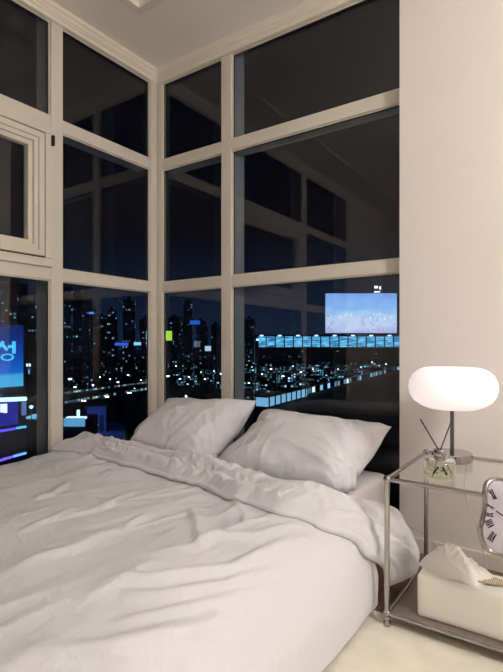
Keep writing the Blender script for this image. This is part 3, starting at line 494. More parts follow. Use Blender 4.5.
# long soft wrinkles of the cover: (a, y) polyline, height, width  (a runs across the bed, y along it)
WR = [([(1.444, -0.86), (1.409, -1.173), (1.327, -1.329), (1.217, -1.478)], 0.012, 0.022), ([(1.484, -1.011), (1.434, -1.233), (1.375, -1.374), (1.265, -1.469)], 0.012, 0.02), ([(1.498, -1.105), (1.453, -1.294), (1.414, -1.415), (1.356, -1.513)], 0.01, 0.018), ([(1.493, -1.243), (1.476, -1.374), (1.439, -1.489), (1.369, -1.604)], 0.009, 0.022), ([(1.424, -0.796), (1.363, -1.011), (1.265, -1.102), (1.223, -1.223)], 0.009, 0.018), ([(1.349, -0.787), (1.286, -1.016), (1.286, -1.18), (1.213, -1.281)], 0.008, 0.018), ([(1.014, -0.882), (1.154, -1.006), (1.298, -1.157), (1.342, -1.19)], 0.008, 0.022), ([(1.112, -0.787), (1.26, -0.902), (1.309, -0.982)], 0.007, 0.018), ([(0.569, -1.188), (0.592, -1.118), (0.468, -0.922)], 0.01, 0.022), ([(1.049, -1.195), (1.026, -1.116), (1.019, -1.058)], 0.01, 0.016), ([(0.827, -1.282), (0.85, -1.106), (0.769, -0.866)], 0.008, 0.025), ([(1.017, -1.501), (1.059, -1.372), (1.008, -1.158)], 0.009, 0.03), ([(1.286, -1.658), (1.363, -1.61), (1.419, -1.545), (1.471, -1.415), (1.493, -1.281)], 0.01, 0.025), ([(1.439, -1.586), (1.476, -1.494), (1.511, -1.392)], 0.008, 0.02), ([(0.829, -1.373), (0.813, -1.241), (0.767, -1.102)], 0.007, 0.02), ([(1.27, -1.514), (1.286, -1.404), (1.265, -1.271)], 0.007, 0.025)]
def wrinkle(a, y):
    h = 0
    for pts, amp, w in WR:
        best = None
        L = 0; n = len(pts)-1
        for i in range(n):
            (x0, y0), (x1, y1) = pts[i], pts[i+1]
            dx, dy = x1-x0, y1-y0
            l2 = dx*dx+dy*dy
            t = ((a-x0)*dx+(y-y0)*dy)/l2
            tc = min(max(t, 0), 1)
            ex, ey = a-x0-tc*dx, y-y0-tc*dy
            d2 = ex*ex+ey*ey
            if best is None or d2 < best[0]:
                sgn = (ex*dy-ey*dx) > 0
                best = (d2, (i+tc)/n, sgn)
        d2, s, sgn = best
        if d2 > 16*w*w: continue
        d = math.sqrt(d2)
        ww = w*(.75 if sgn else 1.35)
        h += 1.25*amp*math.exp(-(d/(ww*.8))**2)*sm(0, .25, s)*sm(0, .35, 1-s)
    return h
YC = [(0, -.735), (.25, -.715), (.6, -.735), (.95, -.765), (1.2, -.830), (1.34, -.860), (1.45, -.825), (1.56, -.70), (1.68, -.56), (1.9, -.50)]
YB = [(0, -.44), (.14, -.52), (.28, -.575), (.5, -.575), (1.0, -.575), (1.3, -.575), (1.42, -.56), (1.56, -.36), (1.9, -.27)]
def lerp(T, a):
    for (x0, v0), (x1, v1) in zip(T, T[1:]):
        if a <= x1:
            t = (a-x0)/(x1-x0); t = t*t*(3-2*t)
            return v0+(v1-v0)*t
    return T[-1][1]
def body_h(a, y):
    wx, wy = a+.05*nz(a*3, y*3, 7), y+.05*nz(a*3, y*3, 19)
    h = .016*nz(a*2.1, y*1.9, 3)+.010*nz(a*5, y*3.4, 11)
    calm = 1-.6*sm(1.18, 1.34, a)
    # long stretched creases running down the bed, slightly aslant
    u = wx*.96+wy*-.26; v = wx*.26+wy*.96
    h += calm*(.010*ridge(u*6.5, v*1.7, 5)*sm(-.2, .35, nz(a*1.7, y*1.7, 31)+.15)+.007*ridge(u*13, v*3.1, 9)*sm(0, .4, nz(a*2.6, y*2.2, 41)))
    h += wrinkle(a, y)
    # rumpled just below the turned-back edge
    k = 1-sm(0, .22, lerp(YC, a)-y)
    h += k*calm*(.010*ridge(a*7+.5*nz(a*4, y*4), y*6, 21)+.004*nz(a*19, y*15, 2))
    # left end dips to the window
    h -= .012*(1-sm(0, .10, a))
    # side drape falls in broad flutes
    d = sm(1.36, 1.75, a)
    h += d*(.012*nz(y*3.3, a*.6, 51)+.007*nz(y*8, a*.9, 61))
    return h
duv = thing('duvet', (.75, -1.2, .33), 'white cotton duvet spread over the bed with its top edge turned back', 'duvet')
rows = []
NA, NYY = 250, 250
y0, y1 = -.60, -2.16
for j in range(NYY+1):
    y = y0+(y1-y0)*j/NYY
    row = []
    for i in range(NA+1):
        a = AL*i/NA
        p = S(a, y, body_h(a, y)+.004)
        # foot end bends down over the mattress
        f = sm(-2.03, -2.16, y) if y < -2.03 else 0
        if f: p.z = max(.03, p.z-.16*f)
        p.z = max(p.z, .022)
        row.append(p)
    rows.append(row)
b = MB(); b.grid(rows)
body = sub(b, 'cover', M['linen'], duv, True)

# the turned-back top edge: a soft rumpled roll lying on the cover
rows = []
NA2 = 420
A_END = AL-.035
for i in range(NA2+1):
    t = i/NA2
    a = A_END*t
    yc, yb = lerp(YC, a), lerp(YB, a)
    yc += .016*nz(a*4, 3, 1)+.006*nz(a*13, 3, 2)
    fat = .0095+.004*nz(a*3.1, 1, 5)+.010*sm(1.40, 1.62, a)
    endk = math.sqrt(max(0, 1-max(0, (a-(A_END-.06))/.06)**2))
    fat *= .12+.88*endk
    rr = max(.006, fat)
    row = []
    base = lambda y: max(body_h(a, y)*.6, -.004)+.006
    for k in range(13):
        ph = -80+170*k/12
        y = yc-rr*math.cos(math.radians(ph))*1.15+rr
        row.append((y, rr+rr*math.sin(math.radians(ph))))
    W2 = 46
    ys = row[-1][0]
    for k in range(1, W2+1):
        w = k/W2
        y = ys+(yb-ys)*w
        # crinkles run across the roll, with a long valley and a second rise behind it
        warp = .35*nz(a*5, w*3, 8)
        sk = a+.25*w*(.3-.2)
        cr = .008*ridge(sk*11+warp*2.5+w*1.6, w*1.5+a, 13)*sm(-.35, .25, nz(a*2.6, w*2, 77)+.1)+.0045*ridge(sk*21+warp*5-w*2.5, w*2.8, 17)+.002*ridge(a*40+warp*4+w*3, w*4, 27)+.012*ridge(a*2.6+.3*warp, w*3.2+a*1.5, 47)*sm(-.2, .3, nz(a*3, w*2, 57)+.1)
        big = .014*nz(a*3.3+w, w*2.4, 23)+.009*nz(a*7, w*4, 29)
        dome = .036*math.sin(PI*min(1, w/.95))**.75
        val = -.020*math.exp(-((w-.42-.08*math.sin(a*4))/.10)**2)*(1-sm(1.0, 1.3, a))
        back = .022*math.exp(-((w-.68)/.2)**2)*(1-sm(.75, 1.2, a))
        edge = sm(0, .16, w)
        h = 2*rr+dome*(.3+.7*endk)+edge*(cr+big+val+back)*(.35+.65*endk)*(.45+.55*sm(.05, .35, a))
        h = h*(1-sm(.82, 1, w))
        row.append((y, max(h, -.002)))
    rows.append([(lambda q: Vector((q.x, q.y, max(q.z, .03))))(S(a, y, h+base(y))) for y, h in row])
b = MB(); b.grid(rows)
fold = sub(b, 'turned_back_edge', M['linen'], duv, True)
# the two shapes are the one quilt: give both the thickness of a thin filling
for o, th in ((body, .012), (fold, .004)):
    m_ = o.modifiers.new('thickness', 'SOLIDIFY'); m_.thickness = th; m_.offset = -1

# ------------------------------------------------------------------ pillows: sheet data of two cotton pillows, 25 x 18 cells on each side, millimetres
def unpack(nums):
    return [(nums[i]/1000, nums[i+1]/1000, nums[i+2]/1000) for i in range(0, len(nums), 3)]
def pillow_mesh(name, nums, xf, label, seed):
    NX, NY = 25, 18
    idx = {}; n = 0
    for side in (0, 1):
        for j in range(NY+1):
            for i in range(NX+1):
                if side == 1 and (i in (0, NX) or j in (0, NY)): idx[1, i, j] = idx[0, i, j]; continue
                idx[side, i, j] = n; n += 1
    co = unpack(nums)
    b = MB(); uvs = {}
    for side in (0, 1):
        for j in range(NY+1):
            for i in range(NX+1): uvs.setdefault(idx[side, i, j], (i/NX-.5, j/NY-.5, side))
    vs = [b.bm.verts.new(xf @ Vector(c)) for c in co]
    for side in (0, 1):
        for j in range(NY):
            for i in range(NX):
                q = [vs[idx[side, i, j]], vs[idx[side, i+1, j]], vs[idx[side, i+1, j+1]], vs[idx[side, i, j+1]]]
                b.bm.faces.new(q if side == 0 else q[::-1])
    for q in range(2):
        bmesh.ops.subdivide_edges(b.bm, edges=b.bm.edges[:], cuts=1, use_grid_fill=True)
        bmesh.ops.smooth_vert(b.bm, verts=b.bm.verts[:], factor=.5, use_axis_x=True, use_axis_y=True, use_axis_z=True)
    bmesh.ops.recalc_face_normals(b.bm, faces=b.bm.faces[:])
    b.bm.normal_update()
    off = []
    cx = sum((v.co.x for v in b.bm.verts))/len(b.bm.verts)
    lows = min(v.co.y for v in b.bm.verts)
    for v in b.bm.verts:
        p = v.co
        dx, dy = p.x-cx, p.y-lows
        # creases fan out from the lower corners
        r1 = math.atan2(dy, dx+.34); r2 = math.atan2(dy, .34-dx)
        k1 = math.exp(-math.hypot(dx+.34, dy)/.22); k2 = math.exp(-math.hypot(.34-dx, dy)/.22)
        h = .016*k1*ridge(r1*4.2+seed, math.hypot(dx, dy)*2, seed)+.018*k2*ridge(r2*4.2, math.hypot(dx, dy)*2, seed+4)
        h += .011*ridge(p.x*6+p.y*7+seed, (p.y-p.x)*2.2, p.z*3)*sm(-.1, .4, nz(p.x*3, p.y*3, seed+9))
        h += .006*nz(p.x*5, p.y*5, p.z*5+seed)+.005*ridge(p.x*15-p.y*6, p.y*9+p.x*2, seed+2)*sm(-.2, .3, nz(p.x*4, p.y*4, seed+5))
        off.append(h)
    for v, h in zip(b.bm.verts, off): v.co += v.normal*h
    o = b.build(name, M['linen'], smooth=True)
    return tag(o, label, 'pillow', 'bed pillows')
T = Matrix.Translation
def pil_xf(c, sx, sy, roll, d, yaw=0):
    """scale about the pillow's own foot edge, tilt it up by roll, move by d"""
    c = Vector(c)
    return T(c+Vector(d)) @ Matrix.Rotation(yaw, 4, 'Z') @ Matrix.Rotation(math.radians(roll), 4, 'X') @ Matrix.Diagonal((sx, sy, 1, 1)) @ T(-c)
pillow_mesh('pillow', PILLOW_A, pil_xf((.525, -.59, .317), .82, .98, 10, (-.002, .085, .015), .0), 'white bed pillow nearer the corner of the two windows', 3)
pillow_mesh('pillow', PILLOW_B, pil_xf((1.135, -.575, .317), .88, .98, 4, (.026, .06, .008), 0), 'white bed pillow nearer the chrome glass table', 8)

# ------------------------------------------------------------------ chrome glass table
NX0, NX1, NY0, NY1, NZ0, NZ1 = 1.653, 2.20, -.668, -.228, .049, .453
ns = thing('side_table', ((NX0+NX1)/2, (NY0+NY1)/2, 0), 'chrome tube side table with a clear glass top and grey lower shelf', 'table')
for x in (NX0, NX1):
    for y in (NY0, NY1):
        q = sub(MB().tube([(x, y, .022 if y > -.6 else .024), (x, y, NZ1)], .0080, 16), 'leg', M['chrome'], ns, 'auto')
        sub(MB().lathe([(.0, .0), (.0105, 0), (.0115, .002), (.0115, .012), (.0085, .016), (.007, .022)], (x, y, .0004 if y > -.6 else .0125), 16), 'foot', M['chrome'], q, 'auto')
        for z in (NZ0, NZ1):
            sub(MB().ball((x, y, z), .0115), 'ball_joint', M['chrome'], ns, True)
for z in (NZ0, NZ1):
    for y in (NY0, NY1): sub(MB().tube([(NX0+.008, y, z), (NX1-.008, y, z)], .0068, 14), 'rail', M['chrome'], ns, 'auto')
    for x in (NX0, NX1): sub(MB().tube([(x, NY0+.008, z), (x, NY1-.008, z)], .0068, 14), 'rail', M['chrome'], ns, 'auto')
tag(sub(MB().box(NX0+.0085, NX1-.0085, NY0+.0085, NY1-.0085, NZ1-.003, NZ1+.003, .001), 'table_top', M['tableglass'], ns), 'clear glass top')
tag(sub(MB().box(NX0+.0085, NX1-.0085, NY0+.0085, NY1-.0085, NZ0-.004, NZ0+.002, .001), 'lower_shelf', M['shelf'], ns), 'grey lower shelf')
GT = NZ1+.0034; ST = NZ0+.0024

# ------------------------------------------------------------------ table lamp
lx, ly = 1.765, -.322
lamp = thing('table_lamp', (lx, ly, GT), 'lit mushroom table lamp with wide white shade and round chrome base', 'lamp')
sub(MB().lathe([(0, 0), (.064, 0), (.066, .002), (.066, .026), (.064, .028), (0, .0285)], (lx, ly, GT), 48), 'base', M['chrome'], lamp, 'auto')
sub(MB().tube([(lx, ly, GT+.0288), (lx, ly, .70)], .0068, 18), 'stem', M['darkchrome'], lamp, 'auto')
SH = [(.012, -.0735), (.05, -.0735), (.085, -.070), (.112, -.060), (.135, -.044), (.149, -.022), (.1545, .002), (.151, .026), (.141, .046), (.125, .061), (.108, .070), (.094, .0735), (.084, .072), (.074, .064), (.06, .056), (.03, .052), (.0, .051)]
def shade_mat():
    m, nt, N, L, P = mat('lit_opal_glass')
    P.inputs['Base Color'].default_value = lin((250, 240, 238)); P.inputs['Roughness'].default_value = .3
    P.inputs['Emission Color'].default_value = (1, .92, .93, 1); P.inputs['Emission Strength'].default_value = LAMP_E
    return m
LAMP_E = .60
M['shade'] = shade_mat()
SH = [(r*.94, z*.97) for r, z in SH]
shade = sub(MB().lathe(SH[:13], (lx, ly, .706), 64), 'lamp_shade', M['shade'], lamp, True)
M['shade_in'] = emit('bright_opening', (255, 248, 246), .95, (250, 245, 242))
sub(MB().lathe(SH[12:], (lx, ly, .706), 64), 'top_opening', M['shade_in'], shade, True)
cord = [(lx+.02, ly+.066, GT+.006), (lx+.03, -.245, GT+.012), (lx+.032, -.2275, GT+.014), (lx+.03, -.208, GT-.004), (lx+.018, -.203, .36), (lx+.022, -.20, .30), (lx+.05, -.195, .22), (lx+.075, -.19, .13), (lx+.085, -.185, .05), (lx+.06, -.15, .006), (lx-.0, -.10, .005)]
def smooth_path(p, n=6):
    p = [Vector(q) for q in p]; out = []
    for i in range(len(p)-1):
        a, b_, c_, d = p[max(i-1, 0)], p[i], p[i+1], p[min(i+2, len(p)-1)]
        for k in range(n):
            t = k/n
            out.append(.5*((2*b_)+(c_-a)*t+(2*a-5*b_+4*c_-d)*t*t+(3*b_-a-3*c_+d)*t**3))
    return out+[p[-1]]
sub(MB().tube(smooth_path(cord), .0022, 8), 'cord', M['cable'], lamp, True)

# ------------------------------------------------------------------ reed diffuser
dx_, dy_ = 1.783, -.574
rd = thing('reed_diffuser', (dx_, dy_, GT), 'round glass reed diffuser bottle with silver collar and two black sticks', 'diffuser')
sub(MB().lathe([(0, 0), (.042, 0), (.0455, .004), (.0455, .050), (.043, .056), (.034, .060), (.017, .062), (.015, .062), (.0145, .0585), (.033, .0565), (.0405, .052), (.0425, .048), (.0425, .009), (.040, .006), (0, .006)], (dx_, dy_, GT), 48), 'bottle', M['bottleglass'], rd, 'auto')
def liquid():
    m, nt, N, L, P = mat('pale_yellow_oil'); N.remove(P)
    t_ = N.new('ShaderNodeBsdfTransparent'); t_.inputs[0].default_value = (.98, .98, .89, 1)
    g = N.new('ShaderNodeBsdfGlossy'); g.inputs['Roughness'].default_value = .02
    mx = N.new('ShaderNodeMixShader'); mx.inputs[0].default_value = .06
    L.new(t_.outputs[0], mx.inputs[1]); L.new(g.outputs[0], mx.inputs[2]); L.new(mx.outputs[0], N['Material Output'].inputs[0]); return m
M['oil'] = liquid()
sub(MB().lathe([(0, .0065), (.0415, .0065), (.0420, .010), (.0420, .034), (0, .034)], (dx_, dy_, GT), 40), 'scented_oil', M['oil'], rd, 'auto')
sub(MB().lathe([(.0075, .0625), (.0175, .0625), (.0185, .064), (.0185, .084), (.0175, .086), (.0075, .086), (.0075, .0625)], (dx_, dy_, GT), 32), 'collar', M['chrome'], rd, 'auto')
def dif_pt(px, py, dd): return at(px, py, dd)
tip1 = at(420.3, 419, 1.47); tip2 = at(451.5, 421, 1.50)
for tip, foot in ((tip1, (dx_+.022, dy_+.004, GT+.009)), (tip2, (dx_-.020, dy_-.006, GT+.009))):
    foot = Vector(foot)
    neck = Vector((dx_+(.003 if foot.x > dx_ else -.002), dy_, GT+.073))
    foot = neck+(neck-tip)*((neck.z-(GT+.010))/(tip.z-neck.z))
    v = Vector((foot.x-dx_, foot.y-dy_, 0))
    if v.length > .036: foot -= v*(1-.036/v.length)
    sub(MB().tube([foot, neck, tip], .0020, 8), 'stick', M['reed'], rd, True)
# black brush mark printed on the front of the bottle
lb = MB()
fa = math.atan2(CAM.y-dy_, CAM.x-dx_)
def on_bottle(s, z): 
    a = fa+s/.0460
    return Vector((dx_+.0460*math.cos(a), dy_+.0460*math.sin(a), GT+z))
for (s0, z0, s1, z1, w) in ((-.018, .020, -.004, .043, .0026), (.008, .043, .020, .020, .0030), (.004, .030, .012, .036, .0016), (-.010, .022, -.006, .026, .0014)):
    n_ = Vector((-(z1-z0), s1-s0)).normalized()*w
    K = 6
    lb.grid([[on_bottle(s0+(s1-s0)*k/K+n_.x*e, z0+(z1-z0)*k/K+n_.y*e) for k in range(K+1)] for e in (-1, 1)])
sub(lb, 'printed_mark', M['black'], rd)

# ------------------------------------------------------------------ silver desk clock hanging over the table's front edge
ccx, ccz, ccy = 1.974, .409, -.688
CW, CH = .058, .101
def clock_pt(u, v, d=0):
    """u across, v up the face in metres from its centre; the top bends back over the table edge; d = out of the face"""
    x = ccx+u
    zb = .048                      # height above centre where the bend starts
    if v <= zb:
        yy = ccy+.004*math.sin(v*38)-.010*sm(.0, -.09, v)
        p = Vector((x, yy, ccz+v)); n = Vector((0, -1, 0))
    else:
        R_b = .040; th = min((v-zb)/R_b, 1.15); rest = max(0, (v-zb)-R_b*1.15)
        yo = ccy+.004*math.sin(zb*38)
        p = Vector((x, yo+R_b*(1-math.cos(th))+rest*math.sin(th), ccz+zb+R_b*math.sin(th)+rest*math.cos(th)))
        n = Vector((0, -math.cos(th), math.sin(th)))
    return p+n*d
def outline(k, n, inset=0):
    a = 2*PI*k/n
    c_, s_ = math.cos(a), math.sin(a)
    e = 2/3.4
    u = (CW-inset)*math.copysign(abs(c_)**e, c_); v = (CH-inset)*math.copysign(abs(s_)**e, s_)
    u += .006*math.sin(v*34+.6)*(1-.4*abs(v)/CH)
    return u, v
clock = thing('desk_clock', (ccx, ccy, GT), 'silver soft-edged desk clock with roman numerals draped over the table edge', 'clock')
NO = 72
ring = [clock_pt(*outline(k, NO), .004) for k in range(NO)]
rim = MB()
prf = [(0, .006), (.004, .009), (.008, .008), (.010, .004), (.009, -.004), (.004, -.009), (0, -.009)]
rws = []
for k in range(NO+1):
    row = []
    for (i_, d_) in [(-.004, 0), (-.002, .006), (.002, .009), (.006, .008), (.009, .004), (.009, .001), (.004, -.006), (0, -.007), (-.004, -.004), (-.004, 0)]:
        u, v = outline(k % NO, NO, i_); row.append(clock_pt(u, v, d_))
    rws.append(row)
rim.grid(rws); bmesh.ops.remove_doubles(rim.bm, verts=rim.bm.verts[:], dist=1e-6)
sub(rim, 'rim', M['chrome'], clock, True)
fc = MB()
rws = []
for q in range(9):
    f = q/8
    rws.append([clock_pt(outline(k % NO, NO, .0085)[0]*f, outline(k % NO, NO, .0085)[1]*f, .002) for k in range(NO+1)])
fc.grid(rws[1:]); 
cv = [fc.bm.verts.new(clock_pt(0, 0, .002))]
fc.bm.faces.new([fc.bm.verts.new(p) for p in rws[1][:-1]])
bmesh.ops.remove_doubles(fc.bm, verts=fc.bm.verts[:], dist=1e-6)
sub(fc, 'clock_face', M['face'], clock, True)
bk = MB()
bk.grid([[clock_pt(outline(k % NO, NO, .004)[0]*f, outline(k % NO, NO, .004)[1]*f, -.006) for k in range(NO+1)] for f in (.01, .25, .5, .75, 1)])
sub(bk, 'back_plate', M['chrome'], clock, True)
ROM = ['XII', 'I', 'II', 'III', 'IIII', 'V', 'VI', 'VII', 'VIII', 'IX', 'X', 'XI']
nm = MB()
def stroke(b, p0, p1, w, d=.0028):
    """a painted bar from p0 to p1 on the face"""
    (u0, v0), (u1, v1) = p0, p1
    l = math.hypot(u1-u0, v1-v0); nx_, ny_ = -(v1-v0)/l*w/2, (u1-u0)/l*w/2
    K = 3
    b.grid([[clock_pt(u0+(u1-u0)*k/K+e*nx_, v0+(v1-v0)*k/K+e*ny_, d) for k in range(K+1)] for e in (-1, 1)])
for h_, s_ in enumerate(ROM):
    a = PI/2-2*PI*h_/12
    def dirpt(r, off):
        # r fraction of outline radius in this direction, off sideways (metres)
        ca, sa = math.cos(a), math.sin(a)
        k_ = 1/((abs(ca)/(CW-.009))**3.0+(abs(sa)/(CH-.009))**3.0)**(1/3.0)
        return (ca*k_*r-sa*off, sa*k_*r+ca*off)
    wd = {'I': .0042, 'V': .0062, 'X': .0066}
    tot = sum(wd[c_] for c_ in s_); o_ = tot/2
    for c_ in s_:
        m_ = o_-wd[c_]/2
        if c_ == 'I': stroke(nm, dirpt(.60, m_), dirpt(.92, m_), .0028)
        elif c_ == 'V':
            stroke(nm, dirpt(.60, m_), dirpt(.92, m_+.0024), .0029); stroke(nm, dirpt(.60, m_), dirpt(.92, m_-.0024), .0017)
        else:
            stroke(nm, dirpt(.60, m_-.0026), dirpt(.92, m_+.0026), .0029); stroke(nm, dirpt(.60, m_+.0026), dirpt(.92, m_-.0026), .0017)
        o_ -= wd[c_]
tag(sub(nm, 'numerals', M['black'], clock), kind='stuff')
for nm_, an, ln, w in (('hour_hand', 150, .026, .0034), ('minute_hand', -70, .040, .0024)):
    hb = MB(); a = math.radians(an)
    stroke(hb, (-math.cos(a)*.006, -math.sin(a)*.006), (math.cos(a)*ln, math.sin(a)*ln), w, .0038)
    sub(hb, nm_, M['black'], clock)
hub = MB(); hub.lathe([(0, 0), (.004, 0), (.004, .003), (0, .0035)], (0, 0, 0), 20, T(clock_pt(0, 0, .0035)) @ Matrix.Rotation(PI/2, 4, 'X'))
sub(hub, 'hand_hub', M['black'], clock)

# ------------------------------------------------------------------ tissue box with a pulled tissue
bx0, bx1, by0, by1 = 1.732, 1.985, -.634, -.502
tb = thing('tissue_box', ((bx0+bx1)/2, (by0+by1)/2, ST), 'off white leather tissue box on the lower shelf of the chrome table', 'tissue box')
b = MB()
g = bmesh.ops.create_cube(b.bm, size=1)
for v in g['verts']: v.co = Vector(((bx0+bx1)/2+v.co.x*(bx1-bx0), (by0+by1)/2+v.co.y*(by1-by0), ST+.063+v.co.z*.126))
bmesh.ops.bevel(b.bm, geom=b.bm.edges[:], offset=.007, segments=3, affect='EDGES', profile=.5)
bmesh.ops.subdivide_edges(b.bm, edges=[e for e in b.bm.edges if e.calc_length() > .05], cuts=10, use_grid_fill=True)
for v in b.bm.verts:
    if v.co.z > ST+.02:
        v.co.z += .004*nz(v.co.x*14, v.co.y*14, 3)-.006*math.exp(-((v.co.x-(bx0+bx1)/2)/.08)**2)*(1 if v.co.z > ST+.115 else 0)
    v.co.y += .002*nz(v.co.x*9, v.co.z*9, 5)
sub(b, 'cover', M['tissuebox'], tb, True)
def hatch():
    m, nt, N, L, P = mat('beige_woven_slot')
    tc = N.new('ShaderNodeTexCoord'); w = N.new('ShaderNodeTexWave'); w.inputs['Scale'].default_value = 60; w.bands_direction = 'X'
    r = N.new('ShaderNodeValToRGB'); r.color_ramp.elements[0].color = lin((150, 130, 106)); r.color_ramp.elements[1].color = lin((216, 202, 180))
    L.new(tc.outputs['Object'], w.inputs['Vector']); L.new(w.outputs['Fac'], r.inputs['Fac']); L.new(r.outputs['Color'], P.inputs['Base Color']); P.inputs['Roughness'].default_value = .9
    return m
M['hatch'] = hatch()
b = MB(); rws = []
for i in range(25):
    x = bx0+.022+(bx1-bx0-.044)*i/24
    hw = .030*math.sin(PI*min(max((i)/24, .0), 1))**.4+.001
    rws.append([Vector((x, (by0+by1)/2+.004+e*hw, ST+.1285+.0012*math.cos(e*1.5)+.010*(1-((i-12)/12)**2)*.0+.002)) for e in (-1, -.5, 0, .5, 1)])
b.grid(rws)
o = sub(b, 'slot_edging', M['hatch'], tb, True); m_ = o.modifiers.new('t', 'SOLIDIFY'); m_.thickness = .003
tag(o, 'beige ribbed slot edging')
# the tissue: a soft crumpled tuft spilling out of the slot
b = MB(); rws = []
tx, ty, tz = 1.826, -.552, ST+.127
NT, NR = 90, 26
for i in range(NT+1):
    a = 2*PI*i/NT
    row = []
    for k in range(NR+1):
        r = k/NR
        er = 1+.16*nz(math.cos(a)*1.6, math.sin(a)*1.6, 3)+.05*nz(math.cos(a)*5, math.sin(a)*5, 9)
        x = tx+.112*r*er*math.cos(a); y = ty+.052*r*er*math.sin(a)
        prof_ = (1-r**2.6)
        h = .078*prof_*(.72+.45*nz((x-tx)*9+2, (y-ty)*14, 5))+.016*(ridge(x*26+y*18, y*20-x*5, 7)-.3)*prof_+.010*ridge(x*45-y*40, y*30, 4)*prof_
        h *= 1-.45*sm(-.02, .10, x-tx)
        row.append(Vector((x, y, tz+max(h, .0)-.006*r)))
    rws.append(row)
b.grid(rws); bmesh.ops.remove_doubles(b.bm, verts=b.bm.verts[:], dist=1e-5)
sub(b, 'tissue', M['tissue'], tb, True)

# thin white cable from the wall to the table's lower shelf
p = [(1.47, -.078, .122), (1.56, -.092, .105), (1.645, -.125, .085), (1.70, -.20, .064), (1.74, -.30, ST+.0035), (1.82, -.36, ST+.0035)]
tag(MB().tube(smooth_path(p), .0030, 8).build('charging_cable', M['cable'], smooth=True), 'white charging cable slung low from the wall to the grey shelf', 'cable')

# ------------------------------------------------------------------ globe pendant added to light the room, in front of the table, above the frame
LX, LY, LZ = 3.15, -1.30, 1.72
pn = thing('added_pendant_lamp', (LX, LY, CEIL+.03), 'added out of view white globe pendant lighting the room from the ceiling tray', 'added ceiling light')
sub(MB().lathe([(0, 0), (.055, 0), (.055, -.025), (.012, -.03), (0, -.03)], (LX, LY, CEIL+.030), 28), 'ceiling_rose', M['chrome'], pn, 'auto')
sub(MB().tube([(LX, LY, LZ+.15), (LX, LY, CEIL+.002)], .004, 8), 'cord', M['cable'], pn)
M['globe'] = emit('added_globe_light', (255, 249, 244), GLOBE_E, (240, 240, 240))
sub(MB().ball((LX, LY, LZ), .15, 32), 'globe', M['globe'], pn, True)
# ================================================================== the city outside, 40 m below
GZ = -40.0
def cube_obj(name, x0, x1, y0, y1, z0, z1, m, parent=None, rot=0, bevel=0):
    return MB().box(x0, x1, y0, y1, z0, z1, bevel).build(name, m, parent)
def placed(b, name, m, parent): 
    o = b.build(name, m, None); o.parent = parent; return o
def place_root(name, p, yaw, label, cat, group=None):
    r = thing(name, p, label, cat, group); r.rotation_euler = (0, 0, yaw); return r
AIM = math.atan2(FW.y, FW.x)   # looking direction on plan
struct(MB().box(-2600, 1200, -900, 2900, GZ-1, GZ).build('city_ground', M['asphalt']))

TW = [lit_windows('tower_windows_a', (22, 34, 62), (3.0, 2.9), .17, 1.0, [(140, 190, 240), (110, 165, 230), (220, 222, 220), (90, 150, 225), (170, 205, 240)], .5, .45, 1),  # blue night haze is put into the wall colours of the towers
      lit_windows('tower_windows_b', (18, 30, 58), (3.4, 3.0), .11, 1.2, [(130, 185, 240), (100, 155, 235), (190, 205, 215), (130, 200, 230), (160, 200, 240)], .5, .45, 2),
      lit_windows('tower_windows_c', (24, 32, 50), (3.8, 3.1), .13, .8, [(200, 205, 205), (140, 185, 230), (120, 175, 225), (170, 200, 230), (110, 165, 225)], .5, .45, 3)]
LW = [lit_windows('lowrise_windows_a', (18, 32, 48), (2.6, 2.4), .5, 1.7, [(120, 200, 230), (90, 175, 220), (170, 220, 240), (200, 215, 205), (100, 165, 215)], .62, .55, 4),  # low blocks: walls tinted for the same blue haze
      lit_windows('lowrise_windows_b', (16, 28, 42), (3.4, 2.6), .42, 2.1, [(100, 190, 230), (150, 215, 240), (200, 228, 240), (80, 160, 215), (150, 205, 230)], .55, .5, 5)]
rng = random.Random(11)
USED = []
def free(x, y, r):
    """keeps footprints of the city blocks apart"""
    if any((x-a)**2+(y-b_)**2 < (r+c_)**2 for a, b_, c_ in USED): return False
    USED.append((x, y, r)); return True
# the station and the elevated roads keep their ground
for k in range(40): USED.append((*at(240+k*7, HZ, 930).xy, 45))
for p_, q_ in (((20, 399), (200, 377)), ((20, 410), (200, 383))):
    for k in range(60):
        f = k/59; e_ = on_z(p_[0]+(q_[0]-p_[0])*f, p_[1]+(q_[1]-p_[1])*f, -25.5); USED.append((e_.x, e_.y, 15))
SIGNS = [(169, 470), (195, 400), (121, 440), (137.5, 452), (148, 440), (148.5, 455), (91.5, 350), (208, 405), (197, 420)]
for px, d in SIGNS: USED.append((*at(px, HZ, d).xy, 5))
# ---- apartment towers on the skyline
def tower(px0, px1, top_y, d, k, zbase=GZ):
    w = (px1-px0)/FPX*d; h = (HZ-top_y)/FPX*d+CAM.z-zbase
    dp = rng.uniform(13, 18)
    for q in range(30):
        w = (px1-px0)/FPX*d; h = (HZ-top_y)/FPX*d+CAM.z-zbase
        c_ = at((px0+px1)/2, HZ, d); m_ = c_+FW*dp/2
        if free(m_.x, m_.y, math.hypot(w/2, dp/2)+1): break
        d += 14
    else: return
    r = place_root('apartment_tower', (c_.x, c_.y, zbase), AIM-PI/2+rng.uniform(-.35, .35), 'distant dark apartment tower with scattered lit windows on the night skyline', 'building', 'skyline apartment towers')
    placed(MB().box(-w/2, w/2, 0, dp, 0, h), 'facade', TW[k % 3], r)
    placed(MB().box(-w/2-.4, w/2+.4, -.4, dp+.4, h, h+1.2), 'roof_slab', M['concrete'], r)
    placed(MB().box(-w*.18, w*.12, dp*.3, dp*.7, h+1.2, h+rng.uniform(4, 7)), 'stair_house', M['concrete'], r)
k = 0
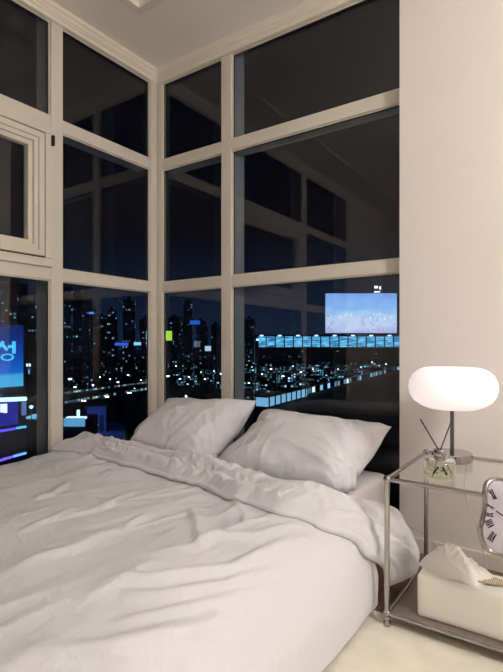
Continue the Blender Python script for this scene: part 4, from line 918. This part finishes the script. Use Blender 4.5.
for d, x0, x1, wmin, wmax, t0, t1 in ((420, -140, 70, 9, 17, 283, 312), (520, 60, 160, 7, 13, 296, 322), (640, 150, 262, 6, 12, 300, 328), (860, -120, 262, 6, 12, 318, 334)):
    x = x0
    while x < x1:
        w = rng.uniform(wmin, wmax)
        tower(x, x+w, rng.uniform(t0, t1), d+rng.uniform(-45, 45), k); k += 1
        x += w*rng.uniform(1.15, 2.3) if d < 800 else w*rng.uniform(1.3, 3)
# ---- low blocks, thick with lights
def lowrise(px, py, d, w, h, k, yaw):
    c_ = at(px, HZ, d); m_ = c_+FW*w*.25
    if not free(m_.x, m_.y, w*.56+.5): return
    r = place_root('low_building', (c_.x, c_.y, GZ), AIM-PI/2+yaw, 'far low city block glittering with small bluish lit windows', 'building', 'low lit city blocks')
    placed(MB().box(-w/2, w/2, 0, w*.5, 0, h), 'facade', LW[k % 2], r)
    placed(MB().box(-w/2-.3, w/2+.3, -.3, w*.5+.3, h, h+.7), 'roof_slab', M['roof'], r)
n = 0
# right window: field between the station and the dark roof edge
for row_d, cnt in ((330, 6), (385, 10), (440, 13), (500, 15), (565, 16), (640, 17), (730, 17)):
    for i in range(cnt):
        px = 238+(430-238)*(i+rng.uniform(.2, .8))/cnt
        lowrise(px, 0, row_d+rng.uniform(-22, 22), rng.uniform(.55, .95)*190/cnt/FPX*row_d, rng.uniform(5, 12.5), n, rng.uniform(-.25, .25)); n += 1
# left side windows: blocks towards the corner
for row_d, cnt, a0, a1 in ((470, 8, 150, 236), (560, 9, 140, 236), (680, 10, 60, 236), (780, 10, 60, 236)):
    for i in range(cnt):
        px = a0+(a1-a0)*(i+rng.uniform(.2, .8))/cnt
        lowrise(px, 0, row_d+rng.uniform(-25, 25), rng.uniform(.5, .9)*(a1-a0)/cnt/FPX*row_d, rng.uniform(5, 13), n, rng.uniform(-.3, .3)); n += 1

# ---- street lamps (pole, arm, glowing head)
M['lamp_white'] = emit('street_light', (190, 235, 250), 7, sample=False)
M['lamp_warm'] = emit('street_light_warm', (240, 240, 205), 6, sample=False)
def street_lamp(px, py, z=GZ, size=1.0, warm=False):
    """its head is seen at (px, py); it stands on ground z"""
    hgt = 10*size
    d = (CAM.z-(z+hgt))*FPX/(py-HZ)
    c_ = at(px, HZ, d)
    if not free(c_.x, c_.y, 1.2): return
    r = place_root('street_lamp', (c_.x, c_.y, z), rng.uniform(0, 6), 'tall far street lamp with a glowing head among the city lights', 'street lamp', 'street lamps of the city')
    placed(MB().tube([(0, 0, 0), (0, 0, hgt-.4)], .14*size, 6), 'pole', M['steel'], r)
    placed(MB().box(-.9*size, .9*size, -.35*size, .35*size, hgt-.45*size, hgt+.25*size, .1), 'lamp_head', M['lamp_warm'] if warm else M['lamp_white'], r)
for px, py in [(168, 376), (180, 379), (189, 377), (201, 372), (205, 379), (214, 371), (221, 374), (192, 386), (167, 389), (186, 396), (174, 399), (176, 366), (243, 372), (252, 367), (262, 374), (271, 369), (283, 376), (293, 366), (301, 372), (313, 369), (326, 365), (338, 369), (347, 364), (361, 367), (372, 362), (386, 364), (394, 360), (249, 383), (260, 381), (276, 385), (75, 387), (93, 385), (118, 382), (141, 380), (100, 377), (128, 375), (84, 391), (135, 388), (110, 379), (70, 379)]:
    street_lamp(px, py, size=rng.uniform(.8, 1.35), warm=rng.random() < .2)

# ---- long glass hall of the railway station, with the screen standing on its roof
SD = 900.0
def facing(name, px, d, label, cat, z=GZ, turn=0, group=None):
    c_ = at(px, HZ, d); return place_root(name, (c_.x, c_.y, z), AIM-PI/2+turn, label, cat, group)
def X_(px0, px, d): return (px-px0)/FPX*d
def Z_(py, d, z=GZ): return CAM.z+(HZ-py)/FPX*d-z
st = facing('station_hall', 330, SD, 'long glass station hall glowing blue in a band across the right window', 'building')
def hall_glass():
    m, nt, N, L, P = mat('blue_lit_hall_glass')
    P.inputs['Base Color'].default_value = lin((20, 40, 60))
    tc = N.new('ShaderNodeTexCoord'); sp = N.new('ShaderNodeSeparateXYZ'); L.new(tc.outputs['Object'], sp.inputs[0])
    mp = N.new('ShaderNodeMapping'); mp.inputs['Scale'].default_value = (.06, .06, .35)
    n_ = N.new('ShaderNodeTexNoise'); n_.inputs['Scale'].default_value = 1; n_.inputs['Detail'].default_value = 6
    L.new(tc.outputs['Object'], mp.inputs[0]); L.new(mp.outputs[0], n_.inputs['Vector'])
    r = N.new('ShaderNodeValToRGB')
    r.color_ramp.elements[0].position = .36; r.color_ramp.elements[0].color = lin((14, 74, 128))
    r.color_ramp.elements[1].position = .68; r.color_ramp.elements[1].color = lin((120, 214, 255))
    L.new(n_.outputs['Fac'], r.inputs['Fac']); L.new(r.outputs['Color'], P.inputs['Emission Color']); P.inputs['Emission Strength'].default_value = 1.3
    m.cycles.emission_sampling = 'NONE'; return m
M['hall'] = hall_glass()
xa, xb = X_(330, 257, SD), X_(330, 470, SD)
placed(MB().box(xa, xb, 2, 60, 0, Z_(347, SD)), 'lower_storeys', lit_windows('hall_lower', (12, 20, 30), (6, 5), .06, .5, [(120, 190, 225), (160, 210, 230)], .6, .4, 9), st)
placed(MB().box(xa, xb, 1, 59, Z_(347, SD)+.01, Z_(336.5, SD)), 'glass_front', M['hall'], st)
placed(MB().box(xa-2, xb+2, -3, 62, Z_(336.4, SD), Z_(334.6, SD)), 'roof', M['concrete'], st)
placed(MB().box(xa-2, xb+2, -4, .9, Z_(348.4, SD), Z_(347.2, SD)), 'balcony', M['steel'], st)
xx = xa; j = 0
while xx < xb:
    placed(MB().box(xx-1.0, xx+1.0, -.8, .98, Z_(347.1, SD), Z_(336.5, SD)), 'column', M['steel'], st); xx += 17.0; j += 1
M['hall_spot'] = emit('hall_spotlight', (170, 225, 255), 2.6, sample=False)
for q in range(12):
    xx = xa+8.5+17*2*q
    placed(MB().box(xx-3.2, xx+3.2, -3.4, -1.2, Z_(336.2, SD), Z_(335, SD)), 'eaves_light', M['hall_spot'], st)
# lit low wing left of the hall
wg = facing('station_wing', 252, SD-60, 'low lit wing left of the blue station hall', 'building')
placed(MB().box(-17, 12, 0, 20, 0, Z_(337, SD-60)), 'wing_wall', M['concrete'], wg)
placed(MB().box(-17, 12, -1.2, -.05, Z_(340.5, SD-60), Z_(338.8, SD-60)), 'light_band', M['hall_spot'], wg)
# big screen
bd = facing('led_billboard', 361, SD+4, 'huge bright sky blue led billboard above the long station hall', 'billboard', z=Z_(334.5, SD)+GZ)
SD2 = SD+4; zb = Z_(334.5, SD)+GZ
def screen_mat():
    m, nt, N, L, P = mat('sky_picture_screen')
    P.inputs['Base Color'].default_value = (.02, .02, .02, 1)
    tc = N.new('ShaderNodeTexCoord'); sp = N.new('ShaderNodeSeparateXYZ'); L.new(tc.outputs['Generated'], sp.inputs[0])
    n_ = N.new('ShaderNodeTexNoise'); n_.inputs['Scale'].default_value = 3.2; n_.inputs['Detail'].default_value = 6
    mp = N.new('ShaderNodeMapping'); mp.inputs['Scale'].default_value = (1.6, 1, 1.3); L.new(tc.outputs['Generated'], mp.inputs[0]); L.new(mp.outputs[0], n_.inputs['Vector'])
    g = math_node(N, L, 'ADD', math_node(N, L, 'MULTIPLY', sp.outputs['Z'], .62), math_node(N, L, 'MULTIPLY', n_.outputs['Fac'], .55))
    r = N.new('ShaderNodeValToRGB')
    E_ = r.color_ramp.elements
    E_[0].position = .12; E_[0].color = lin((112, 138, 205)); E_[1].position = .95; E_[1].color = lin((112, 158, 232))
    for p_, c_ in ((.28, (186, 192, 238)), (.44, (206, 222, 250)), (.58, (168, 210, 250)), (.72, (140, 190, 250)), (.84, (136, 180, 244))):
        e = E_.new(p_); e.color = lin(c_)
    L.new(g, r.inputs['Fac']); L.new(r.outputs['Color'], P.inputs['Emission Color']); P.inputs['Emission Strength'].default_value = 1.0
    m.cycles.emission_sampling = 'NONE'; return m
M['screen'] = screen_mat()
s0, s1, sz0, sz1 = X_(361, 325.5, SD2), X_(361, 396.5, SD2), Z_(333.0, SD2, zb), Z_(293.5, SD2, zb)
scr = placed(MB().box(s0, s1, -2, 0, sz0, sz1), 'screen', M['screen'], bd)
placed(MB().box(s0-1.2, s1+1.2, .05, 4, sz0-1.0, sz1+1.2), 'screen_housing', M['steel'], bd)
for xx in (s0+10, 0, s1-10): placed(MB().box(xx-1.2, xx+1.2, .5, 3, 0, sz0-1.0), 'support_post', M['steel'], bd)
M['pale'] = emit('screen_lettering', (226, 240, 255), 1.15, sample=False)
M['tree'] = emit('screen_pink_tree', (160, 165, 222), .95, sample=False)
rl = random.Random(4)
# unreadable pale lettering and mottled patches of the picture on the screen
lt = MB()
for q in range(8):
    cx = X_(361, 341+q*4.6 if q < 3 else 354+q*5.2, SD2); cz = Z_(316.5, SD2, zb)+rl.uniform(-1.5, 1.5)
    for v in range(5):
        a_, c_ = cx+rl.uniform(-3.2, 2.6), cz+rl.uniform(-6, 5)
        if v % 2: lt.box(a_, a_+1.0, -2.3, -2.02, c_-1, c_+rl.uniform(2, 5))
        else: lt.box(a_-.5, a_+rl.uniform(1.2, 3), -2.3, -2.02, c_, c_+1.0)
lo_ = placed(lt, 'screen_lettering', M['pale'], scr)
tr = MB()
for px0, px1, py0, py1, nn in ((327, 334, 312, 329, 16), (361, 375, 317, 333, 24), (376, 396, 320, 333, 14)):
    for q in range(nn):
        cx = X_(361, rl.uniform(px0, px1), SD2); cz = Z_(rl.uniform(py0, py1), SD2, zb); ss = rl.uniform(.5, 1.3)
        tr.box(cx-ss, cx+ss, -2.3, -2.02, max(cz-ss, sz0), cz+ss)
o = placed(tr, 'screen_foliage', M['tree'], scr)
# floodlit plant room behind the screen top
zp = Z_(334.5, SD)+GZ
pr = facing('rooftop_plant_room', 377, SD+40, 'small floodlit plant room above the top edge of the billboard', 'building', z=zp)
placed(MB().box(-7, 9, 0, 16, 0, Z_(291.2, SD+40, zp)), 'wall', M['concrete'], pr)
M['flood'] = emit('white_floodlight', (235, 245, 250), 2.2, sample=False)
placed(MB().box(-5, 1, -1, -.05, Z_(288.3, SD+40, zp), Z_(286.0, SD+40, zp)), 'light_panel', M['flood'], pr)
placed(MB().box(4.5, 7.5, -1, -.05, Z_(289.4, SD+40, zp), Z_(286.6, SD+40, zp)), 'light_panel', M['flood'], pr)
placed(MB().box(-5.5, 5.5, -1, -.05, Z_(292.4, SD+40, zp), Z_(291.4, SD+40, zp)), 'light_panel', M['flood'], pr)
placed(MB().box(-6, 8, 0, 12, Z_(291.2, SD+40, zp), Z_(285.5, SD+40, zp)), 'roof_cabin', M['concrete'], pr)

# ---- big dark roof below the right window and the lit walkway along its far edge
ZR = -13.0
def on_roof(px, py): return on_z(px, py, ZR)
A = on_roof(263, 410.5); B = on_roof(402, 371.0)
ax = (B-A).normalized(); nrm = Vector((ax.y, -ax.x, 0))
if nrm.dot(FW) > 0: nrm = -nrm
B2 = B+ax*60
poly = [A, B2, B2+nrm*95, A+nrm*34+ax*6]
b = MB(); b.prism([(p.x, p.y) for p in poly], lambda p: Vector((p[0], p[1], GZ)), lambda p: Vector((p[0], p[1], ZR)))
big = tag(b.build('flat_roofed_building', M['roof'], None), 'large dark flat roofed building below the right window', 'building')
walk = thing('lit_walkway', (A.x, A.y, GZ), 'row of bluish lit panels in a walkway along the dark roof edge', 'walkway')
ln = (B2-A).length; yaw = math.atan2(ax.y, ax.x); walk.rotation_euler = (0, 0, yaw)
# local x runs along the edge, local y away from the viewer
sgn = 1 if Vector((-ax.y, ax.x, 0)).dot(FW) > 0 else -1
zz = ZR-GZ
placed(MB().box(30, ln, min(sgn*.6, sgn*6), max(sgn*.6, sgn*6), 0, zz-.6), 'deck', M['concrete'], walk)
M['panel'] = lit_windows('walkway_panels', (20, 34, 44), (3.7, 50), .55, 1.9, [(130, 205, 240), (170, 222, 246), (90, 170, 220), (210, 230, 240)], .7, 1.2, 6)
placed(MB().box(30, ln, min(sgn*5.6, sgn*6), max(sgn*5.6, sgn*6), zz-.58, zz+1.1), 'lit_panels', M['panel'], walk)
placed(MB().box(30, ln, min(sgn*5.2, sgn*6.6), max(sgn*5.2, sgn*6.6), zz+1.12, zz+1.3), 'coping', M['steel'], walk)
# brightly lit glass entrance at the near corner of the walkway
en = thing('lit_entrance_hall', (A.x, A.y, GZ), 'small bright glass entrance hall at the near corner of the dark roof', 'building'); en.rotation_euler = (0, 0, yaw)
M['entr'] = emit('entrance_light', (130, 195, 235), .85, sample=False)
placed(MB().box(4, 29, min(sgn*.7, sgn*4), max(sgn*.7, sgn*4), 0, zz+.2), 'base_block', M['concrete'], en)
placed(MB().box(4.4, 28.6, min(sgn*.9, sgn*3.8), max(sgn*.9, sgn*3.8), zz+.21, zz+2.2), 'glass_box', M['entr'], en)
placed(MB().box(3.8, 29.2, min(sgn*.65, sgn*4.2), max(sgn*.65, sgn*4.2), zz+2.22, zz+2.5), 'roof', M['concrete'], en)
for q in range(8): placed(MB().box(4.6+q*3.2, 5.0+q*3.2, min(sgn*.7, sgn*.88), max(sgn*.7, sgn*.88), zz+.21, zz+2.2), 'mullion', M['steel'], en)

# ---- illuminated signs standing on the roofs towards the corner
def roof_sign(px0, px1, py0, py1, d, col, s, label, base_top=None):
    c_ = at((px0+px1)/2, HZ, d); w = (px1-px0)/FPX*d; z0 = Z_(py1, d); z1 = Z_(py0, d)
    r = place_root('illuminated_sign', (c_.x, c_.y, GZ), AIM-PI/2, label, 'sign')
    placed(MB().box(-w/2, w/2, -.8, 0, z0, z1, .15), 'sign_face', emit('sign_light', col, s, sample=False), r)
    placed(MB().box(-w/2-.3, w/2+.3, .02, 1.0, z0-.3, z1+.3), 'sign_box', M['steel'], r)
    for xx in (-w*.3, w*.3): placed(MB().box(xx-.3, xx+.3, .2, .8, 0, z0-.3), 'support_post', M['steel'], r)
    return r
roof_sign(166, 172, 331, 340.5, 470, (178, 230, 70), 1.0, 'glowing lime green square sign just right of the corner post')
roof_sign(190, 200, 320.5, 324.5, 400, (40, 100, 220), .8, 'dim blue sign highest in the narrow window right of the corner')
roof_sign(115, 128, 342.8, 345.6, 440, (50, 90, 235), 1.1, 'deep blue strip sign in the window left of the corner post')
roof_sign(134, 141, 342.2, 345.2, 452, (130, 205, 240), 1.3, 'pale cyan strip sign next to the deep blue one')
roof_sign(146.6, 149.6, 330.5, 340, 440, (150, 220, 225), 1.0, 'upright pale cyan sign against the corner post')
roof_sign(146, 150.5, 342, 344.5, 455, (90, 190, 215), 1.0, 'small cyan sign below the upright pale one')
roof_sign(89, 94, 312, 314, 350, (80, 140, 240), 1.1, 'small blue sign high on the left skyline')
roof_sign(205, 211, 346, 351, 405, (190, 225, 240), .9, 'small white square sign in the narrow window')
roof_sign(194, 200, 341, 347, 420, (110, 135, 150), .7, 'dim grey square sign beside the small white one in the narrow window')

# ---- elevated roads with rows of barrier lights
M['barrier'] = lit_windows('barrier_lights', (18, 30, 42), (2.1, 40), .8, 1.0, [(150, 205, 225), (190, 220, 230), (120, 180, 210), (230, 225, 200)], .8, 1.2, 8)
def road(p0, p1, z, w, label):
    a0, a1 = on_z(*p0, z), on_z(*p1, z); e = (a1-a0).normalized(); a0 = a0-e*60; a1 = a1+e*15
    l = (a1-a0).length
    r = thing('elevated_road', (a0.x, a0.y, GZ), label, 'road'); r.rotation_euler = (0, 0, math.atan2(e.y, e.x))
    s = 1 if Vector((-e.y, e.x, 0)).dot(FW) > 0 else -1
    zz = z-GZ
    placed(MB().box(0, l, min(-s*.2, s*w), max(-s*.2, s*w), zz-2.2, zz-1.0), 'deck', M['concrete'], r)
    placed(MB().box(0, l, min(s*(w-.4), s*w), max(s*(w-.4), s*w), zz-.99, zz), 'lit_barrier', M['barrier'], r)
    placed(MB().box(0, l, min(-s*.2, s*.2), max(-s*.2, s*.2), zz-.99, zz-.3), 'near_barrier', M['concrete'], r)
    q = 15
    while q < l-5:
        placed(MB().box(q-1, q+1, min(s*w*.3, s*w*.7), max(s*w*.3, s*w*.7), 0, zz-2.2), 'pier', M['concrete'], r); q += 30
    return a0, e, s, zz
r1 = road((64, 394), (148, 383), -27, 8, 'upper elevated road with a thin line of barrier lights left of the corner')
r2 = road((64, 405), (148, 390.5), -24, 9, 'nearer elevated road carrying cars with bright headlights left of the corner')
M['headlight'] = emit('headlight', (225, 240, 250), 14, sample=False)
def car(a0, e, s, zz, px, tag_txt):
    # where the near road passes this column
    best = min(((abs(251.5+FPX*((a0+e*t+Vector((-e.y, e.x, 0))*s*4-CAM).dot(RT))/max(1, (a0+e*t-CAM).dot(FW))-px), t) for t in [k*.5 for k in range(20, 700)] if (a0+e*t-CAM).dot(FW) > 5), key=lambda v: v[0])[1]
    p = a0+e*best+Vector((-e.y, e.x, 0))*s*4
    r = thing('car', (p.x, p.y, GZ+zz-1.0), tag_txt, 'car', 'cars on the elevated road'); r.rotation_euler = (0, 0, math.atan2(-e.y, -e.x))
    placed(MB().box(-2.2, 2.2, -.9, .9, .3, .95, .15), 'body', M['car'], r)
    placed(MB().box(-1.3, .9, -.8, .8, .951, 1.5, .2), 'cabin', M['tableglass'], r)
    for y in (-.62, .62): placed(MB().box(2.0, 2.34, y-.3, y+.3, .5, .86, .05), 'headlight', M['headlight'], r)
    for xx in (-1.4, 1.4):
        for y in (-.82, .82):
            placed(MB().lathe([(0, -.1), (.33, -.1), (.33, .1), (0, .1)], (0, 0, 0), 14, T((xx, y, .331)) @ Matrix.Rotation(PI/2, 4, 'X')), 'wheel', M['tyre'], r)
for px in (86, 109, 131): car(*r2, px, 'car with bright headlights driving along the nearer elevated road')

# ---- blue-lit rooftop block low in the window left of the corner
D5 = 62.0
bl = facing('rooftop_stair_block', 103, D5, 'blue lit block with a dark doorway low behind the bed, left of the corner', 'building', turn=.35)
zt = Z_(407, D5)
b = MB(); b.box(X_(103, 88, D5), X_(103, 125, D5), 0, 8, 0, Z_(432, D5)); placed(b, 'lower_block', M['bluewall'], bl)
b = MB(); b.box(X_(103, 88, D5), X_(103, 106, D5), .0, 5, Z_(432, D5)+.01, zt); placed(b, 'stair_house', M['bluewall'], bl)
placed(MB().box(X_(103, 87, D5), X_(103, 107, D5), -.2, 5.2, zt, zt+.18), 'roof_slab', M['concrete'], bl)
placed(MB().box(X_(103, 99.5, D5), X_(103, 103.5, D5), -.06, -.005, Z_(432, D5)+.02, Z_(415, D5)), 'doorway', M['gasket'], bl)
bp = at(96, 424, D5-6)
M['blueflood'] = emit('added_blue_floodlight', (90, 130, 255), 60)
fl = thing('added_blue_floodlight', (bp.x+1.5, bp.y, GZ), 'added blue floodlight on a pole to light the rooftop block', 'floodlight')  # unseen lamp, put in to turn the block blue
fz = CAM.z-10.5
# ---- small white lit terrace beside it
D6 = 50.0
te = facing('lit_terrace', 75, D6, 'small terrace glowing white and blue at the left of the window', 'terrace')
tz0 = Z_(419.5, D6)
placed(MB().box(X_(75, 63, D6), X_(75, 85.5, D6), 0, 4, 0, tz0), 'base_block', M['concrete'], te)
M['terr'] = emit('terrace_light', (110, 185, 235), .75, sample=False)
placed(MB().box(X_(75, 64, D6), X_(75, 85, D6), -.15, -.005, tz0-.7, tz0+.15), 'lit_front', M['terr'], te)
M['terrw'] = emit('terrace_white', (205, 235, 250), 1.6, sample=False)
placed(MB().box(X_(75, 75.6, D6), X_(75, 77.8, D6), .3, .6, tz0, Z_(410.5, D6)), 'lit_post', M['terrw'], te)
placed(MB().box(X_(75, 65, D6), X_(75, 84, D6), .25, .9, tz0+.001, tz0+.20), 'lit_bench', M['terrw'], te)

# ---- building with the blue sign, far left
XF = -64.5
def wy(px): return on_x(px, HZ, XF).y
def wz(px, py): return on_x(px, py, XF).z
sb = thing('sign_building', (XF-12, 20, GZ), 'near building at the far left covered by a blue sign and neon strips', 'building')
yR = wy(26)
sub(MB().box(XF-24, XF, -30, yR, GZ, 1.5), 'facade', lit_windows('sign_building_wall', (22, 30, 60), (4, 3.6), .04, .4, [(110, 150, 220), (160, 190, 225)], .5, .4, 12), sb)
sub(MB().box(XF-24.3, XF, -30.3, yR+.3, 1.5, 2.1), 'roof_slab', M['concrete'], sb)
def sign_mat():
    m, nt, N, L, P = mat('blue_sign_panel')
    P.inputs['Base Color'].default_value = lin((10, 16, 40))
    tc = N.new('ShaderNodeTexCoord'); sp = N.new('ShaderNodeSeparateXYZ'); L.new(tc.outputs['Generated'], sp.inputs[0])
    wv = math_node(N, L, 'MULTIPLY', math_node(N, L, 'SINE', math_node(N, L, 'MULTIPLY', sp.outputs['Y'], 9.0)), .03)
    g = math_node(N, L, 'ADD', sp.outputs['Z'], wv)
    r = N.new('ShaderNodeValToRGB'); E_ = r.color_ramp.elements
    E_[0].position = 0; E_[0].color = lin((80, 190, 240)); E_[1].position = 1; E_[1].color = lin((14, 36, 100))
    for p_, c_ in ((.20, (70, 180, 240)), (.25, (24, 110, 215)), (.45, (18, 84, 190)), (.75, (14, 52, 135))):
        e = E_.new(p_); e.color = lin(c_)
    L.new(g, r.inputs['Fac']); L.new(r.outputs['Color'], P.inputs['Emission Color']); P.inputs['Emission Strength'].default_value = .9
    return m
M['signblue'] = sign_mat()
y0s, y1s = -14.0, wy(21)
zS0, zS1 = wz(10, 386.5), wz(10, 325)
lsn = thing('lit_shop_sign', (XF+.4, (y0s+y1s)/2, zS0), 'tall blue backlit sign with a large glowing Korean syllable at the left edge', 'sign')
sub(MB().box(XF+.02, XF+.6, y0s, y1s, zS0, zS1), 'sign_panel', M['signblue'], lsn)
sub(MB().box(XF+.02, XF+.75, y1s+.01, y1s+.35, zS0-.2, zS1+.2), 'sign_edge', M['steel'], lsn)
M['glyph'] = emit('sign_letter', (80, 205, 255), 1.1, sample=False)
g = MB()
def gp(px, py): v = on_x(px, py, XF+.75); return (XF+.75, v.y, v.z)
def bar(p, q, w):
    # a straight flat stroke of the sign's lettering
    P_, Q_ = Vector(gp(*p)), Vector(gp(*q)); t_ = (Q_-P_).normalized(); n_ = Vector((0, -t_.z, t_.y))*w/2
    g.prism([P_+n_, Q_+n_, Q_-n_, P_-n_], lambda v: v, lambda v: v-Vector((.14, 0, 0)))
bar((3.6, 341.5), (-3.5, 351), .40); bar((2.6, 344.5), (7.6, 350), .40); bar((8.6, 346.6), (14, 346.2), .40); bar((14.2, 341.2), (14.2, 353.5), .46)
cx_, cz_ = 7.6, 357.2
cp = Vector(gp(cx_, cz_)); N_ = 28
ra = (abs(gp(14.2, cz_)[1]-gp(1.2, cz_)[1])/2, abs(gp(cx_, 353.6)[2]-gp(cx_, 360.9)[2])/2)
for k in range(N_):
    a0, a1 = 2*PI*k/N_, 2*PI*(k+1)/N_
    ring_ = lambda a, f: cp+Vector((0, ra[0]*f*math.cos(a), ra[1]*math.sin(a)*(f if f == 1 else f-.08)))
    g.prism([ring_(a0, 1), ring_(a1, 1), ring_(a1, .74), ring_(a0, .74)], lambda v: v, lambda v: v-Vector((.14, 0, 0)))
bmesh.ops.remove_doubles(g.bm, verts=g.bm.verts[:], dist=1e-4)
sub(g, 'sign_lettering', M['glyph'], lsn)
# second, lower sign: violet-blue panel with white letter strokes
ls2 = thing('shop_front_sign', (XF+.4, wy(8), wz(8, 428)), 'violet blue shop sign with white letter strokes under the tall blue sign', 'sign')
sub(MB().box(XF+.02, XF+.5, -14, wy(16), wz(8, 425), wz(8, 402)), 'sign_panel', emit('violet_sign', (44, 50, 190), .55), ls2)
sub(MB().box(XF+.02, XF+.5, wy(21.3), wy(24.4), wz(23, 415), wz(23, 402)), 'side_panel', emit('pale_side_sign', (120, 150, 210), .55), ls2)
M['white_neon'] = emit('white_letter', (215, 228, 255), 1.5, sample=False)
g = MB()
bar((2.2, 404), (2.2, 412.5), .42); bar((5.8, 403.8), (5.8, 413), .42); bar((2.2, 408.3), (5.8, 408.1), .4); bar((-2, 405), (-2, 411), .42)
sub(g, 'sign_lettering', M['white_neon'], ls2)
def neon(name, pts, w, col, s, label):
    v = [on_x(px, py, XF+.5) for px, py in pts]
    r = thing(name, (v[0].x, v[0].y, v[0].z), label, 'neon strip')
    sub(MB().tube([tuple(q) for q in v], w, 8), 'tube', emit('neon', col, s, sample=False), r)
    sub(MB().box(XF+.02, XF+.3, min(q.y for q in v), max(q.y for q in v), min(q.z for q in v)-.2, max(q.z for q in v)+.2), 'back_rail', M['steel'], r)
neon('neon_strip', [(-40, 401.5), (26, 398.8)], .30, (190, 225, 255), 1.8, 'white neon strip right under the tall blue sign')
neon('neon_strip', [(-40, 438), (15, 428.6)], .17, (84, 70, 240), 1.6, 'violet neon strip, upper of the two coloured ones')
neon('neon_strip', [(16.5, 428.2), (26, 426.6)], .17, (70, 170, 240), 1.5, 'short cyan neon strip ending the upper violet one')
neon('neon_strip', [(-40, 473), (12, 456.8)], .17, (110, 90, 245), 1.7, 'violet neon strip, lower of the two coloured ones')
neon('neon_strip', [(13.5, 456.4), (26, 453)], .17, (110, 170, 250), 1.6, 'short pale blue neon strip ending the lower violet one')
# lit kiosk and lamp right of that building
kk = facing('lit_kiosk', 31.5, 95, 'small lit kiosk canopy right of the neon strips', 'kiosk')
placed(MB().box(X_(31.5, 26.5, 95), X_(31.5, 38, 95), 0, 4, 0, Z_(420, 95)), 'booth', M['concrete'], kk)
placed(MB().box(X_(31.5, 26.5, 95), X_(31.5, 37.8, 95), -.4, 3.8, Z_(418.6, 95), Z_(416.6, 95)), 'lit_canopy', emit('kiosk_light', (120, 195, 235), .9, sample=False), kk)
def placed_lamp(px, py, d, r_, label):
    p = at(px, py, d); rt_ = thing('globe_lamp', (p.x, p.y, GZ), label, 'street lamp')
    sub(MB().tube([(p.x, p.y, GZ), (p.x, p.y, p.z-r_)], .08, 8), 'pole', M['steel'], rt_)
    sub(MB().ball(tuple(p), r_, 12), 'globe', emit('globe_light', (160, 220, 245), 2.2, sample=False), rt_, True)
placed_lamp(31.3, 407, 92, .34, 'globe street lamp glowing pale cyan above the lit kiosk')
pb = facing('roof_cabin', 27, 130, 'small roof cabin with two lit windows right of the tall blue sign', 'building')
placed(MB().box(X_(27, 21.5, 130), X_(27, 33, 130), 0, 6, 0, Z_(360, 130)), 'wall', M['concrete'], pb)
for px in (24.6, 27.2, 29.8): placed(MB().box(X_(27, px-.9, 130), X_(27, px+.9, 130), -.1, -.005, Z_(366.5, 130), Z_(363.6, 130)), 'lit_window', M['terrw'], pb)
placed(MB().box(X_(27, 28.4, 130), X_(27, 30, 130), -.1, -.005, Z_(374, 130), Z_(369, 130)), 'lit_window', M['terr'], pb)
# added floodlight that washes the stair block in blue
fp = bl.matrix_world.translation if False else at(97, 426, D5-5)
fl.location = (fp.x, fp.y, GZ)
placed(MB().tube([(0, 0, 0), (0, 0, fp.z-GZ-.2)], .07, 8), 'pole', M['steel'], fl)
placed(MB().box(-.25, .25, -.2, .2, fp.z-GZ-.2, fp.z-GZ+.1, .04), 'housing', M['steel'], fl)
L_ = bpy.data.lights.new('added_blue_flood', 'POINT'); L_.energy = 420; L_.color = (.25, .42, 1); L_.shadow_soft_size = .3
lo_ = bpy.data.objects.new('added_blue_flood', L_); COL.objects.link(lo_); lo_.parent = fl; lo_.location = (0, -0, fp.z-GZ+.5)

# ------------------------------------------------------------------ night sky, camera, exposure
w = bpy.data.worlds.new('night'); sc.world = w; w.use_nodes = True
bg = w.node_tree.nodes['Background']; WN, WL = w.node_tree.nodes, w.node_tree.links
wt = WN.new('ShaderNodeTexCoord'); wsp = WN.new('ShaderNodeSeparateXYZ'); WL.new(wt.outputs['Generated'], wsp.inputs[0])
wr_ = WN.new('ShaderNodeValToRGB'); WL.new(wsp.outputs['Z'], wr_.inputs['Fac'])   # city glow near the horizon fading to a black sky
wr_.color_ramp.elements[0].position = 0; wr_.color_ramp.elements[0].color = (.007, .015, .038, 1)
wr_.color_ramp.elements[1].position = .22; wr_.color_ramp.elements[1].color = (.0010, .0014, .0032, 1)
WL.new(wr_.outputs['Color'], bg.inputs[0]); bg.inputs[1].default_value = 1
cd = bpy.data.cameras.new('camera'); cam = bpy.data.objects.new('camera', cd); COL.objects.link(cam)
cam.matrix_world = Matrix(((RT.x, 0, -FW.x, CAM.x), (RT.y, 0, -FW.y, CAM.y), (0, 1, 0, CAM.z), (0, 0, 0, 1)))
cd.sensor_fit = 'HORIZONTAL'; cd.sensor_width = 36; cd.lens = 36*FPX/503; cd.shift_y = (HZ-336)/503*1.0; cd.clip_start = .02; cd.clip_end = 6000
sc.camera = cam
sc.view_settings.view_transform = 'Standard'; sc.view_settings.look = 'None'; sc.view_settings.exposure = 0; sc.view_settings.gamma = 1
sc.cycles.use_denoising = True; sc.cycles.max_bounces = 10; sc.cycles.transparent_max_bounces = 24; sc.cycles.glossy_bounces = 6; sc.cycles.sample_clamp_indirect = 8
